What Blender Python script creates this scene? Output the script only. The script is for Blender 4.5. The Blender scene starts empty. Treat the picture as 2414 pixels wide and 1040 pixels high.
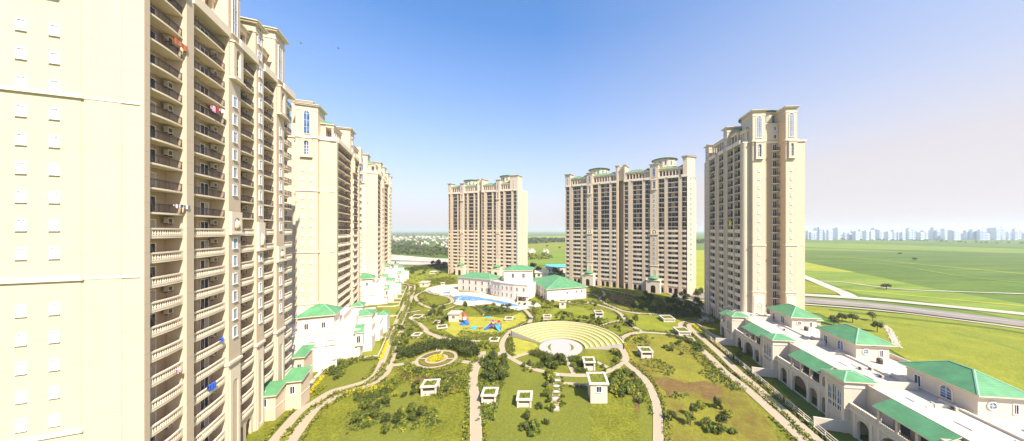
import bpy, math, random
from mathutils import Matrix, Vector
from math import sin, cos, pi, radians, atan2, hypot, sqrt
random.seed(7)
scene = bpy.context.scene
COL = scene.collection

# ------------------------------------------------------------------ survey
# measurements were taken on the photograph (2414 px wide): focal length in px,
# principal point, camera height in metres -> real positions on the ground
F, CX, CY, H = 670.0, 1292.0, 543.0, 40.0
K = F / 900.0
def G(x, y, z=0.0):
    Y = F * (H - z) / (y - CY)
    return Vector(((x - CX) / F * Y, Y))
def g1(x, y): return G(900 + x / 5.7775, 620 + y / 5.7775)
def g2(x, y): return G(1200 + x / 4.828, 620 + y / 4.828)
def g3(x, y): return G(680 + x / 4.642, 760 + y / 4.642)
def g4(x, y): return G(1100 + x / 4.642, 760 + y / 4.642)
def g5(x, y): return G(1450 + x / 4.244, 700 + y / 4.244)
def gf(x, y): return G(1880 + x / 4.0, 500 + y / 4.0)
def gb(x, y): return G(900 + x / 4.828, 520 + y / 4.828)

# ------------------------------------------------------------------ materials
def new_mat(name):
    m = bpy.data.materials.new(name); m.use_nodes = True
    nt = m.node_tree; nt.nodes.clear()
    out = nt.nodes.new('ShaderNodeOutputMaterial')
    b = nt.nodes.new('ShaderNodeBsdfPrincipled')
    nt.links.new(b.outputs[0], out.inputs[0])
    return m, nt, b
def N(nt, t, **kw):
    n = nt.nodes.new(t)
    for k, v in kw.items():
        if k.startswith('i_'): n.inputs[k[2:].replace('_', ' ')].default_value = v
        else: setattr(n, k, v)
    return n
def c4(c): return (c[0], c[1], c[2], 1.0)
def ramp(nt, fac, stops):
    r = nt.nodes.new('ShaderNodeValToRGB')
    el = r.color_ramp.elements
    while len(el) < len(stops): el.new(0.5)
    for e, (p, c) in zip(el, stops): e.position = p; e.color = c4(c)
    nt.links.new(fac, r.inputs[0]); return r.outputs[0]
def coords(nt, kind='Object', scale=(1, 1, 1), rot=(0, 0, 0)):
    if kind == 'World':
        g = nt.nodes.new('ShaderNodeNewGeometry'); o = g.outputs['Position']
    else:
        t = nt.nodes.new('ShaderNodeTexCoord'); o = t.outputs[kind]
    mp = nt.nodes.new('ShaderNodeMapping'); mp.inputs['Scale'].default_value = scale; mp.inputs['Rotation'].default_value = rot
    nt.links.new(o, mp.inputs[0]); return mp.outputs[0]
def noise(nt, co, scale, detail=4, rough=0.55):
    n = N(nt, 'ShaderNodeTexNoise'); n.inputs['Scale'].default_value = scale
    n.inputs['Detail'].default_value = detail; n.inputs['Roughness'].default_value = rough
    nt.links.new(co, n.inputs['Vector']); return n.outputs[0]
def mixc(nt, fac, a, b, mode='MIX'):
    m = N(nt, 'ShaderNodeMix', data_type='RGBA', blend_type=mode)
    for s, v in ((0, fac), (6, a), (7, b)):
        if hasattr(v, 'is_output'): nt.links.new(v, m.inputs[s])
        elif s == 0: m.inputs[0].default_value = v
        else: m.inputs[s].default_value = c4(v)
    return m.outputs[2]
def math_(nt, op, a, b=None):
    m = N(nt, 'ShaderNodeMath', operation=op)
    for i, v in enumerate((a, b)):
        if v is None: continue
        if hasattr(v, 'is_output'): nt.links.new(v, m.inputs[i])
        else: m.inputs[i].default_value = v
    return m.outputs[0]
def bump(nt, b, h, strength=0.3, dist=0.05):
    n = N(nt, 'ShaderNodeBump'); n.inputs['Strength'].default_value = strength; n.inputs['Distance'].default_value = dist
    nt.links.new(h, n.inputs['Height']); nt.links.new(n.outputs[0], b.inputs['Normal'])

def plaster(name, col, stain=0.16, grooves=False, rough=0.75):
    m, nt, b = new_mat(name)
    co = coords(nt, 'World')
    n1 = noise(nt, co, 0.12, 6); st = coords(nt, 'World', (1, 1, 0.06)); n2 = noise(nt, st, 1.1, 5, 0.65)
    dark = tuple(c * (1 - stain) for c in col)
    c = mixc(nt, math_(nt, 'MULTIPLY', n2, n1), col, tuple(c * (1 - 2.1 * stain) for c in col))
    n3 = noise(nt, co, 9, 3)
    c = mixc(nt, 0.25, c, ramp(nt, n3, [(0.3, dark), (0.7, col)]))
    if grooves:
        sx = N(nt, 'ShaderNodeSeparateXYZ'); nt.links.new(co, sx.inputs[0])
        fr = math_(nt, 'FRACT', math_(nt, 'DIVIDE', sx.outputs[2], 3.1))
        ln = math_(nt, 'LESS_THAN', fr, 0.022)
        c = mixc(nt, math_(nt, 'MULTIPLY', ln, 0.45), c, tuple(x * 0.55 for x in col))
    nt.links.new(c, b.inputs['Base Color']); b.inputs['Roughness'].default_value = rough
    bump(nt, b, n3, 0.15, 0.02)
    return m
def simple(name, col, rough=0.6, metal=0.0, var=0.12, scale=3.0, spec=0.5):
    m, nt, b = new_mat(name)
    n = noise(nt, coords(nt, 'World'), scale, 4)
    c = ramp(nt, n, [(0.3, tuple(x * (1 - var) for x in col)), (0.7, tuple(min(1, x * (1 + var)) for x in col))])
    nt.links.new(c, b.inputs['Base Color']); b.inputs['Roughness'].default_value = rough
    b.inputs['Metallic'].default_value = metal; b.inputs['Specular IOR Level'].default_value = spec
    return m
def seamed(name, col):
    m, nt, b = new_mat(name)
    co = coords(nt, 'Object')
    n = noise(nt, coords(nt, 'World'), 0.5, 5)
    c = ramp(nt, n, [(0.3, tuple(x * 0.72 for x in col)), (0.7, tuple(x * 1.12 for x in col))])
    n5 = noise(nt, coords(nt, 'World', (1, 1, .3)), 2.2, 5, .7); c = mixc(nt, math_(nt, 'MULTIPLY', n5, .35), c, (.16, .24, .13))
    w = N(nt, 'ShaderNodeTexWave', wave_type='BANDS', bands_direction='X'); w.inputs['Scale'].default_value = 0.8
    nt.links.new(co, w.inputs[0])
    edge = math_(nt, 'GREATER_THAN', w.outputs[1], 0.93)
    c = mixc(nt, math_(nt, 'MULTIPLY', edge, 0.5), c, tuple(x * 0.6 for x in col))
    nt.links.new(c, b.inputs['Base Color']); b.inputs['Roughness'].default_value = 0.55
    b.inputs['Specular IOR Level'].default_value = 0.3
    bump(nt, b, w.outputs[1], 0.25, 0.04)
    return m
def leaf(name, c1, c2, c3):
    m, nt, b = new_mat(name)
    oi = N(nt, 'ShaderNodeObjectInfo')
    co = coords(nt, 'World')
    n = noise(nt, co, 1.3, 3)
    n2 = noise(nt, co, 0.11, 2)
    c = ramp(nt, n, [(0.32, c1), (0.5, c2), (0.68, c3)])
    c = mixc(nt, math_(nt, 'MULTIPLY', n2, 0.5), c, c3)
    c = mixc(nt, math_(nt, 'MULTIPLY', oi.outputs['Random'], 0.45), c, c1)
    nt.links.new(c, b.inputs['Base Color']); b.inputs['Roughness'].default_value = 0.6
    b.inputs['Specular IOR Level'].default_value = 0.25
    try: b.inputs['Subsurface Weight'].default_value = 0.0
    except Exception: pass
    return m
def turf(name, c1, c2, c3, s=0.09, dry=None, dryamt=0.5):
    m, nt, b = new_mat(name)
    co = coords(nt, 'World')
    n = noise(nt, co, s, 6, 0.65); n2 = noise(nt, co, 2.6, 5, 0.75)
    c = ramp(nt, n, [(0.32, c1), (0.5, c2), (0.68, c3)])
    c = mixc(nt, 0.66, c, ramp(nt, n2, [(0.36, c1), (0.66, c3)]))
    if dry:
        n4 = noise(nt, coords(nt, 'World', (1, 1, 1), (0, 0, .7)), 0.05, 7, 0.7)
        f = ramp(nt, n4, [(0.52 - 0.1 * dryamt, (0, 0, 0)), (0.62, (1, 1, 1))])
        c = mixc(nt, math_(nt, 'MULTIPLY', f, dryamt), c, dry)
    nt.links.new(c, b.inputs['Base Color']); b.inputs['Roughness'].default_value = 0.9
    b.inputs['Specular IOR Level'].default_value = 0.1
    bump(nt, b, n2, 0.7, 0.12)
    return m
def fieldmat(name):
    m, nt, b = new_mat(name)
    co = coords(nt, 'World', (0.0012, 0.0034, 1), (0, 0, 0.22))
    v = N(nt, 'ShaderNodeTexVoronoi', feature='F1'); v.inputs['Scale'].default_value = 2.4; nt.links.new(co, v.inputs['Vector'])
    sc = N(nt, 'ShaderNodeSeparateColor'); nt.links.new(v.outputs['Color'], sc.inputs[0])
    c = ramp(nt, sc.outputs[0], [(0.0, (0.065, .12, .02)), (0.35, (.10, .16, .027)), (0.6, (.15, .205, .035)), (0.85, (.16, .19, .04)), (1, (.08, .12, .035))])
    n = noise(nt, coords(nt, 'World', (0.004, 0.02, 1), (0, 0, 0.15)), 2.0, 8, 0.7)
    c = mixc(nt, 0.62, c, ramp(nt, n, [(0.35, (.04, .08, .014)), (0.5, (.08, .135, .022)), (0.65, (.16, .20, .04))]))
    n2 = noise(nt, coords(nt, 'World'), 0.25, 6, 0.7)
    c = mixc(nt, 0.3, c, ramp(nt, n2, [(0.3, (.05, .11, .02)), (0.7, (.22, .30, .07))]))
    nt.links.new(c, b.inputs['Base Color']); b.inputs['Roughness'].default_value = 0.95
    b.inputs['Specular IOR Level'].default_value = 0.05
    return m
def crop(name, c1, c2, c3):
    m, nt, b = new_mat(name)
    n = noise(nt, coords(nt, 'World', (.12, 1, 1), (0, 0, .3)), .045, 7, .68); n2 = noise(nt, coords(nt, 'World', (.05, 1, 1), (0, 0, .22)), .22, 6, .75); n3 = noise(nt, coords(nt, 'World'), .3, 5, .7)
    c = ramp(nt, n, [(0.36, c1), (0.5, c2), (0.64, c3)])
    c = mixc(nt, 0.5, c, ramp(nt, n2, [(0.38, c1), (0.5, c2), (0.62, c3)])); c = mixc(nt, 0.25, c, ramp(nt, n3, [(0.35, c1), (0.65, c3)]))
    nt.links.new(c, b.inputs['Base Color']); b.inputs['Roughness'].default_value = 0.95; b.inputs['Specular IOR Level'].default_value = 0.05
    return m
def water_mat(name):
    m, nt, b = new_mat(name)
    n = noise(nt, coords(nt, 'World'), 0.35, 2)
    c = ramp(nt, n, [(0.35, (.012, .17, .58)), (0.65, (.04, .30, .72))])
    nt.links.new(c, b.inputs['Base Color']); b.inputs['Roughness'].default_value = 0.12
    n2 = noise(nt, coords(nt, 'World'), 4, 3); bump(nt, b, n2, 0.15, 0.03)
    return m
def glass_mat(name, col, rough=0.08):
    m, nt, b = new_mat(name)
    n = noise(nt, coords(nt, 'World'), 0.45, 2, 0.4)
    c = ramp(nt, n, [(0.4, col), (0.6, tuple(x * 2.4 for x in col))])
    nt.links.new(c, b.inputs['Base Color']); b.inputs['Roughness'].default_value = rough
    b.inputs['Specular IOR Level'].default_value = .22
    return m

M = {}
M['wall'] = plaster('cream_render', (.65, .52, .375), 0.19, True)
M['recess'] = plaster('recess_shade_render', (.46, .345, .225), 0.2)  # render darkened so that the shade of recesses is in its colour
M['trim'] = plaster('pale_trim_render', (.78, .66, .50), 0.10)
M['white'] = plaster('white_render', (.72, .65, .57), 0.10)
M['villa'] = plaster('villa_render', (.66, .575, .46), 0.16)
M['roofdeck'] = plaster('roof_screed', (.60, .52, .42), 0.2, False, 0.9)
M['frame'] = simple('white_window_frame', (.82, .80, .76), 0.4)
M['green'] = seamed('green_metal_roof', (.10, .31, .135))
M['ridge'] = simple('ridge_cap', (.20, .40, .24), .5)
M['capgreen'] = simple('weathered_cap', (.34, .36, .22), 0.7)
M['metal'] = simple('black_metal', (.035, .025, .022), 0.45, 0.3)
M['glass'] = glass_mat('window_glass', (.018, .028, .045))
M['bluewin'] = glass_mat('blue_window_glass', (.045, .085, .17))
M['shutter'] = simple('grey_shutter', (.075, .06, .05), 0.6)
M['curtain'] = simple('beige_curtain', (.42, .36, .29), 0.8)
M['ac'] = simple('ac_casing', (.55, .49, .40), 0.5)
M['acdark'] = simple('ac_grille', (.06, .055, .05), 0.6)
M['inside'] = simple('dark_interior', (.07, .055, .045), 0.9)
M['path'] = plaster('path_paving', (.42, .345, .235), 0.14, False, 0.9)
M['kerb'] = plaster('kerb_stone', (.56, .48, .36), 0.1, False, 0.85)
M['deck'] = plaster('pool_deck_paving', (.56, .49, .40), 0.08, False, 0.8)
M['stage'] = plaster('stage_paving', (.45, .40, .36), 0.08, False, 0.8)
M['asphalt'] = simple('asphalt', (.23, .20, .165), 0.9, 0, .15, .15)
M['sand'] = simple('pale_sand', (.46, .40, .31), 0.95, 0, .2, .05)
M['soil'] = turf('brown_soil', (.10, .055, .02), (.17, .10, .04), (.25, .18, .06), .3)
M['lawn'] = turf('garden_lawn', (.06, .075, .01), (.14, .155, .018), (.28, .275, .03), .16)
M['lawnplot'] = turf('plot_lawn', (.11, .125, .018), (.15, .165, .024), (.215, .22, .033), .06)
M['lawndry'] = turf('dry_lawn', (.13, .135, .018), (.20, .195, .027), (.31, .28, .04), .1, (.12, .065, .025), 0.75)
M['lawnyellow'] = turf('yellow_lawn', (.18, .20, .025), (.34, .325, .045), (.50, .45, .07), .3)
M['tierstone'] = plaster('tier_stone', (.52, .475, .27), .12)
M['tiergrass'] = turf('tier_grass', (.24, .25, .03), (.36, .345, .045), (.46, .42, .07), .3)
M['lawnbright'] = turf('bright_lawn', (.105, .14, .016), (.195, .215, .024), (.32, .32, .035), .12)
M['field'] = fieldmat('field_ground')
M['crop'] = crop('green_crop', (.085, .15, .025), (.16, .225, .035), (.27, .32, .055))
M['cropyellow'] = crop('yellow_crop', (.20, .23, .03), (.29, .31, .04), (.38, .37, .055))
M['cropdark'] = crop('dark_crop', (.045, .095, .02), (.085, .14, .028), (.17, .22, .045))
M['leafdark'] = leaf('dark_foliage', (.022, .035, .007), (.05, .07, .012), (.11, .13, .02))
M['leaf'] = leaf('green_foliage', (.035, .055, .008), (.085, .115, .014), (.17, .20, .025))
M['leafyellow'] = leaf('yellow_green_foliage', (.08, .10, .01), (.20, .21, .02), (.38, .36, .03))
M['flower'] = leaf('yellow_flowers', (.45, .38, .01), (.62, .52, .012), (.72, .60, .02))
M['bark'] = simple('bark', (.12, .08, .05), 0.9)
M['water'] = water_mat('pool_water')
M['teal'] = simple('teal_sheet_roof', (.10, .45, .42), 0.5)
M['red'] = simple('red_plastic', (.55, .03, .03), 0.4)
M['orange'] = simple('terracotta_plastic', (.50, .15, .05), 0.5)
M['blue'] = simple('blue_plastic', (.02, .16, .62), 0.4)
M['lightblue'] = simple('light_blue_plastic', (.04, .42, .80), 0.4)
M['purple'] = simple('purple_plastic', (.25, .03, .30), 0.4)
M['yellow'] = simple('yellow_cloth', (.75, .62, .02), 0.7)
M['navycloth'] = simple('blue_cloth', (.03, .11, .55), 0.8)
M['pink'] = simple('pink_cloth', (.70, .42, .50), 0.8)
M['redcloth'] = simple('dark_red_cloth', (.35, .03, .05), 0.8)
M['whitecloth'] = simple('white_cloth', (.8, .78, .76), 0.8)
M['palewin'] = simple('pale_window_glass', (.50, .48, .44), 0.3)
M['city1'] = simple('haze_faded_concrete', (.70, .72, .80), 0.8)  # concrete lightened to put distance haze into its colour
M['city2'] = simple('haze_faded_glazing', (.24, .36, .66), 0.4)  # glazing faded towards pale blue, haze painted into the colour

# ------------------------------------------------------------------ mesh helper
class MB:
    def __init__(s): s.v = []; s.f = []; s.m = []; s.mats = []; s.T = Matrix.Identity(4)
    def mi(s, m):
        if m not in s.mats: s.mats.append(m)
        return s.mats.index(m)
    def q(s, pts, m):
        i = len(s.v)
        for p in pts: s.v.append(tuple(s.T @ Vector(p)))
        s.f.append(tuple(range(i, i + len(pts)))); s.m.append(s.mi(m))
    def box(s, x0, x1, y0, y1, z0, z1, m):
        i = len(s.v)
        for x, y, z in ((x0, y0, z0), (x1, y0, z0), (x1, y1, z0), (x0, y1, z0), (x0, y0, z1), (x1, y0, z1), (x1, y1, z1), (x0, y1, z1)):
            s.v.append(tuple(s.T @ Vector((x, y, z))))
        k = s.mi(m)
        for f in ((0, 3, 2, 1), (4, 5, 6, 7), (0, 1, 5, 4), (1, 2, 6, 5), (2, 3, 7, 6), (3, 0, 4, 7)):
            s.f.append(tuple(i + j for j in f)); s.m.append(k)
    def prism(s, poly, z0, z1, m, mt=None):
        n = len(poly)
        s.q([(p[0], p[1], z1) for p in poly], mt or m); s.q([(p[0], p[1], z0) for p in reversed(poly)], m)
        for i in range(n):
            a, b = poly[i], poly[(i + 1) % n]
            s.q([(a[0], a[1], z0), (b[0], b[1], z0), (b[0], b[1], z1), (a[0], a[1], z1)], m)
    def lathe(s, cx, cy, prof, m, n=8):
        for j in range(len(prof) - 1):
            (r0, z0), (r1, z1) = prof[j], prof[j + 1]
            for i in range(n):
                a, b = 2 * pi * i / n, 2 * pi * (i + 1) / n
                pts = [(cx + r0 * cos(a), cy + r0 * sin(a), z0), (cx + r0 * cos(b), cy + r0 * sin(b), z0),
                       (cx + r1 * cos(b), cy + r1 * sin(b), z1), (cx + r1 * cos(a), cy + r1 * sin(a), z1)]
                if r1 < 1e-4: pts = pts[:3]
                s.q(pts, m)
    def hip(s, x0, x1, y0, y1, z, rise, m, trim=None, over=0.0, t=0.18):
        x0 -= over; x1 += over; y0 -= over; y1 += over
        if trim: s.box(x0, x1, y0, y1, z - t, z - 0.003, trim)
        w, d = x1 - x0, y1 - y0
        if w >= d: a, b = (x0 + d / 2, (y0 + y1) / 2), (x1 - d / 2, (y0 + y1) / 2)
        else: a, b = ((x0 + x1) / 2, y0 + w / 2), ((x0 + x1) / 2, y1 - w / 2)
        A = (a[0], a[1], z + rise); B = (b[0], b[1], z + rise)
        c = [(x0, y0, z), (x1, y0, z), (x1, y1, z), (x0, y1, z)]
        for q_, e_ in ((c[0], A), (c[3], A) if w >= d else (c[1], A), (c[1], B) if w >= d else (c[3], B), (c[2], B), (A, B)): s.ridge(q_, e_)
        if w >= d:
            s.q([c[0], c[1], B, A], m); s.q([c[1], c[2], B], m); s.q([c[2], c[3], A, B], m); s.q([c[3], c[0], A], m)
        else:
            s.q([c[0], c[1], A], m); s.q([c[1], c[2], B, A], m); s.q([c[2], c[3], B], m); s.q([c[3], c[0], A, B], m)
    def ridge(s, a, b, w=.16):
        a, b = Vector(a), Vector(b); d = (b - a); sd = Vector((-d.y, d.x, 0)); 
        if sd.length < 1e-6: return
        sd = sd.normalized() * w; up = Vector((0, 0, .07))
        s.q([a - sd, b - sd, b + up, a + up], M['ridge']); s.q([a + up, b + up, b + sd, a + sd], M['ridge'])
    def shed(s, x0, x1, y0, y1, z0, z1, m, trim, t=0.15):
        # roof sloping up from the front edge y0 (z0) to the back edge y1 (z1)
        s.q([(x0, y0, z0), (x1, y0, z0), (x1, y1, z1), (x0, y1, z1)], m)
        s.q([(x0, y0, z0 - t), (x0, y1, z1 - t), (x1, y1, z1 - t), (x1, y0, z0 - t)], trim)
        s.q([(x0, y0, z0 - t), (x1, y0, z0 - t), (x1, y0, z0), (x0, y0, z0)], trim)
        s.q([(x0, y0, z0 - t), (x0, y0, z0), (x0, y1, z1), (x0, y1, z1 - t)], trim)
        s.q([(x1, y0, z0 - t), (x1, y1, z1 - t), (x1, y1, z1), (x1, y0, z0)], trim)
    def archwall(s, x0, x1, z0, z1, y, th, ops, m, mr=None, back=None, backy=None, rise=1.0, n=8):
        # wall panel with arched openings (cx, w, sill, spring); th = depth of the reveals
        mr = mr or m
        ops = sorted(ops); xs = x0
        for (cx, w, zb, zs) in ops:
            a, b = cx - w / 2, cx + w / 2
            s.q([(xs, y, z0), (a, y, z0), (a, y, z1), (xs, y, z1)], m)
            if zb > z0 + 1e-3:
                s.q([(a, y, z0), (b, y, z0), (b, y, zb), (a, y, zb)], m)
                s.q([(a, y, zb), (b, y, zb), (b, y + th, zb), (a, y + th, zb)], mr)
            arc = [(cx - w / 2 * cos(pi * i / n), zs + rise * w / 2 * sin(pi * i / n)) for i in range(n + 1)]
            for i in range(n):
                p, q = arc[i], arc[i + 1]
                s.q([(p[0], y, p[1]), (q[0], y, q[1]), (q[0], y, z1), (p[0], y, z1)], m)
                s.q([(p[0], y, p[1]), (p[0], y + th, p[1]), (q[0], y + th, q[1]), (q[0], y, q[1])], mr)
            s.q([(a, y, zb), (a, y + th, zb), (a, y + th, zs), (a, y, zs)], mr)
            s.q([(b, y, zb), (b, y, zs), (b, y + th, zs), (b, y + th, zb)], mr)
            if back:
                yb = y + (backy if backy is not None else th)
                s.q([(a, yb, zb), (b, yb, zb), (b, yb, zs)] + [(p[0], yb, p[1]) for p in reversed(arc[1:-1])] + [(a, yb, zs)], back)
            xs = b
        s.q([(xs, y, z0), (x1, y, z0), (x1, y, z1), (xs, y, z1)], m)
    def merge(s, o, T):
        i = len(s.v)
        for p in o.v: s.v.append(tuple(s.T @ (T @ Vector(p))))
        for f, k in zip(o.f, o.m): s.f.append(tuple(i + j for j in f)); s.m.append(s.mi(o.mats[k]))
    def mesh(s, name, smooth=False):
        me = bpy.data.meshes.new(name); me.from_pydata(s.v, [], s.f)
        for k in s.mats: me.materials.append(k)
        me.polygons.foreach_set('material_index', s.m)
        if smooth: me.polygons.foreach_set('use_smooth', [True] * len(s.f))
        me.update(); return me

def obj(name, mb, parent=None, loc=(0, 0, 0), rz=0.0, sc=1.0, smooth=False):
    me = mb if isinstance(mb, bpy.types.Mesh) else mb.mesh(name, smooth)
    o = bpy.data.objects.new(name, me); COL.objects.link(o)
    o.location = loc; o.rotation_euler = (0, 0, rz)
    o.scale = sc if hasattr(sc, '__len__') else (sc, sc, sc)
    if parent: o.parent = parent
    return o
def empty(name, label, cat, loc=(0, 0, 0), rz=0.0, group=None, sc=1.0):
    o = bpy.data.objects.new(name, None); COL.objects.link(o); o.empty_display_size = 0.5
    o.location = loc; o.rotation_euler = (0, 0, rz); o.scale = (sc, sc, sc)
    o['label'] = label; o['category'] = cat
    if group: o['group'] = group
    return o
def tag(o, label, cat, group=None, kind=None):
    o['label'] = label; o['category'] = cat
    if group: o['group'] = group
    if kind: o['kind'] = kind
    return o
def struct(name, mb):
    o = obj(name, mb); o['kind'] = 'structure'; return o

# ------------------------------------------------------------------ tower
DOORS, BALC, RAIL, WINS = {}, {}, {}, {}
FH = 3.1; Z0 = 2.0; CORN = 73.3
def bow(w, n, d=0.16, y=-0.14):
    return [(w * i / n, y - d * (1 - (2 * i / n - 1) ** 2)) for i in range(n + 1)]
def balcony_mb(w, rd):
    k = ('b', round(w, 1), rd)
    if k not in BALC:
        mb = MB(); front = bow(w, 8)
        poly = front + [(w, rd - .002), (0, rd - .002)]
        mb.prism(poly, -0.24, 0.0, M['trim'])
        BALC[k] = mb
    return BALC[k]
def rail_mb(w, style, fine):
    k = (style, round(w, 1), fine)
    if k in RAIL: return RAIL[k]
    mb = MB(); fr = bow(w, 8, .16, -.06)
    segs = list(zip(fr[:-1], fr[1:]))
    def bar(a, b, z0, z1, t, m):
        dx, dy = b[0] - a[0], b[1] - a[1]; L = hypot(dx, dy); nx, ny = -dy / L * t / 2, dx / L * t / 2
        mb.prism([(a[0] - nx, a[1] - ny), (b[0] - nx, b[1] - ny), (b[0] + nx, b[1] + ny), (a[0] + nx, a[1] + ny)], z0, z1, m)
    if style == 'metal':
        for a, b in segs:
            bar(a, b, 1.02, 1.10, .06, M['metal']); bar(a, b, .06, .11, .04, M['metal'])
            if fine: bar(a, b, .86, .89, .03, M['metal'])
        n = int(w / (0.15 if fine else .3)); t = .022 if fine else .05
        for i in range(n + 1):
            f = i / n * 8; j = min(7, int(f)); u = f - j
            x = fr[j][0] + (fr[j + 1][0] - fr[j][0]) * u; y = fr[j][1] + (fr[j + 1][1] - fr[j][1]) * u
            tt = t * (2.0 if i % 10 == 0 else 1)
            mb.box(x - tt / 2, x + tt / 2, y - tt / 2, y + tt / 2, .0, 1.02, M['metal'])
    elif style == 'stone':
        for a, b in segs:
            bar(a, b, .90, 1.10, .24, M['trim']); bar(a, b, 0.002, .2, .2, M['trim'])
        n = int(w / .33)
        for i in range(n + 1):
            f = i / n * 8; j = min(7, int(f)); u = f - j
            x = fr[j][0] + (fr[j + 1][0] - fr[j][0]) * u; y = fr[j][1] + (fr[j + 1][1] - fr[j][1]) * u
            if i < 2 or i > n - 2: mb.box(x - .15, x + .17, y - .09, y + .09, .2, .9, M['trim'])
            else: mb.lathe(x, y, [(.05, .2), (.1, .36), (.045, .68), (.075, .9)], M['trim'], 6)
    else:   # solid parapet of the far towers with narrow openings
        for a, b in segs:
            bar(a, b, 0.002, 1.08, .2, M['trim'])
            bar(a, b, 1.08, 1.16, .3, M['trim'])
    RAIL[k] = mb; return mb
def door_mb(kind):
    if kind in DOORS: return DOORS[kind]
    f, g = MB(), MB(); w, h, n = {'double': (1.9, 2.25, 2), 'single': (.95, 2.25, 1), 'wide': (3.2, 2.65, 3), 'small': (1.5, 2.6, 2)}[kind]
    f.box(0, w, -.07, 0, h - .09, h, M['frame']); f.box(0, .09, -.07, 0, 0, h - .09, M['frame']); f.box(w - .09, w, -.07, 0, 0, h - .09, M['frame'])
    pw = (w - .18) / n
    for i in range(1, n): f.box(.09 + i * pw - .04, .09 + i * pw + .04, -.06, 0, 0, h - .09, M['frame'])
    for i in range(n):
        f_x0 = .09 + i * pw + .045; g.q([(f_x0, -.03, .05), (f_x0 + pw - .09, -.03, .05), (f_x0 + pw - .09, -.03, h - .12), (f_x0, -.03, h - .12)], M['glass'])
    DOORS[kind] = (f, g); g2 = MB(); g2.v = list(g.v); g2.f = list(g.f); g2.m = [0, 1, 0][:len(g.f)] if len(g.f) > 1 else [1]; g2.mats = [M['glass'], M['curtain']]
    DOORS[kind + '+'] = (f, g2); return DOORS[kind]
def window_mb(w, h, t=.12, mat='glass'):
    k = (w, h, mat)
    if k in WINS: return WINS[k]
    f, g = MB(), MB()
    f.box(-w / 2 - t, w / 2 + t, -.1, 0, h, h + t, M['frame']); f.box(-w / 2 - t - .05, w / 2 + t + .05, -.18, 0, -t, 0, M['frame'])
    f.box(-w / 2 - t, -w / 2, -.1, 0, 0, h, M['frame']); f.box(w / 2, w / 2 + t, -.1, 0, 0, h, M['frame'])
    f.box(-.03, .03, -.06, 0, 0, h, M['frame'])
    g.q([(-w / 2, -.03, 0), (w / 2, -.03, 0), (w / 2, -.03, h), (-w / 2, -.03, h)], M[mat])
    WINS[k] = (f, g); return WINS[k]
def archwin_mb(w, h, ornate=False):
    k = ('arch', w, h, ornate)
    if k in WINS: return WINS[k]
    f, g = MB(), MB(); n = 8; zs = h - w / 2
    arc = [(-w / 2 * cos(pi * i / n), zs + w / 2 * sin(pi * i / n)) for i in range(n + 1)]
    t = .18 if not ornate else .25
    arco = [(-(w / 2 + t) * cos(pi * i / n), zs + (w / 2 + t) * sin(pi * i / n)) for i in range(n + 1)]
    for i in range(n):
        a, b, c, d = arc[i], arc[i + 1], arco[i + 1], arco[i]
        f.q([(a[0], -.14, a[1]), (b[0], -.14, b[1]), (c[0], -.14, c[1]), (d[0], -.14, d[1])], M['trim'])
        f.q([(d[0], -.14, d[1]), (c[0], -.14, c[1]), (c[0], 0, c[1]), (d[0], 0, d[1])], M['trim'])
        f.q([(a[0], -.14, a[1]), (a[0], 0, a[1]), (b[0], 0, b[1]), (b[0], -.14, b[1])], M['trim'])
    f.box(-w / 2 - t, -w / 2, -.14, 0, 0, zs, M['trim']); f.box(w / 2, w / 2 + t, -.14, 0, 0, zs, M['trim'])
    f.box(-w / 2 - t - .1, w / 2 + t + .1, -.22, 0, -.2, 0, M['trim'])
    g.q([(-w / 2, -.03, 0), (w / 2, -.03, 0), (w / 2, -.03, zs)] + [(a[0], -.03, a[1]) for a in reversed(arc[1:-1])] + [(-w / 2, -.03, zs)], M['bluewin'])
    if ornate:   # white scrolled ironwork over the tall lights
        z = .2; r = random.Random(3)
        while z < h - w * .45:
            hh = .55
            for sg in (-1, 1):
                a = (sg * w * .42, z); b = (sg * -.02 + sg * w * .08 * r.random(), z + hh)
                f.q([(a[0] - .05, -.09, a[1]), (a[0] + .07, -.09, a[1]), (b[0] + .07, -.09, b[1]), (b[0] - .05, -.09, b[1])], M['frame'])
                f.lathe(sg * w * .22, -.08, [(.11, z + .05), (.16, z + .2), (.05, z + .38)], M['frame'], 6)
            f.box(-w / 2, w / 2, -.09, -.04, z - .05, z + .03, M['frame']); z += hh * 1.25
    else:
        f.box(-.04, .04, -.08, -.04, 0, h - .1, M['frame'])
        for z in (zs * .33, zs * .66, zs): f.box(-w / 2, w / 2, -.08, -.04, z - .03, z + .03, M['frame'])
    WINS[k] = (f, g); return WINS[k]
def ac_mb():
    if 'ac' not in WINS:
        m = MB(); m.box(-.95, 0, -.42, 0, 0, .72, M['ac']); m.box(-.85, -.3, -.435, -.423, .1, .62, M['acdark'])
        m.box(-1.05, .0, -.55, .0, .75, .8, M['trim']); m.box(-.9, -.85, -.35, 0, -.14, 0, M['metal']); m.box(-.15, -.1, -.35, 0, -.14, 0, M['metal'])
        WINS['ac'] = m
    return WINS['ac']

class Pieces:
    def __init__(s, t): s.t = t
    def box(s, *a):
        m = MB(); m.box(*a); s.t.add('cornice', m, (0, 0, 0))

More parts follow.
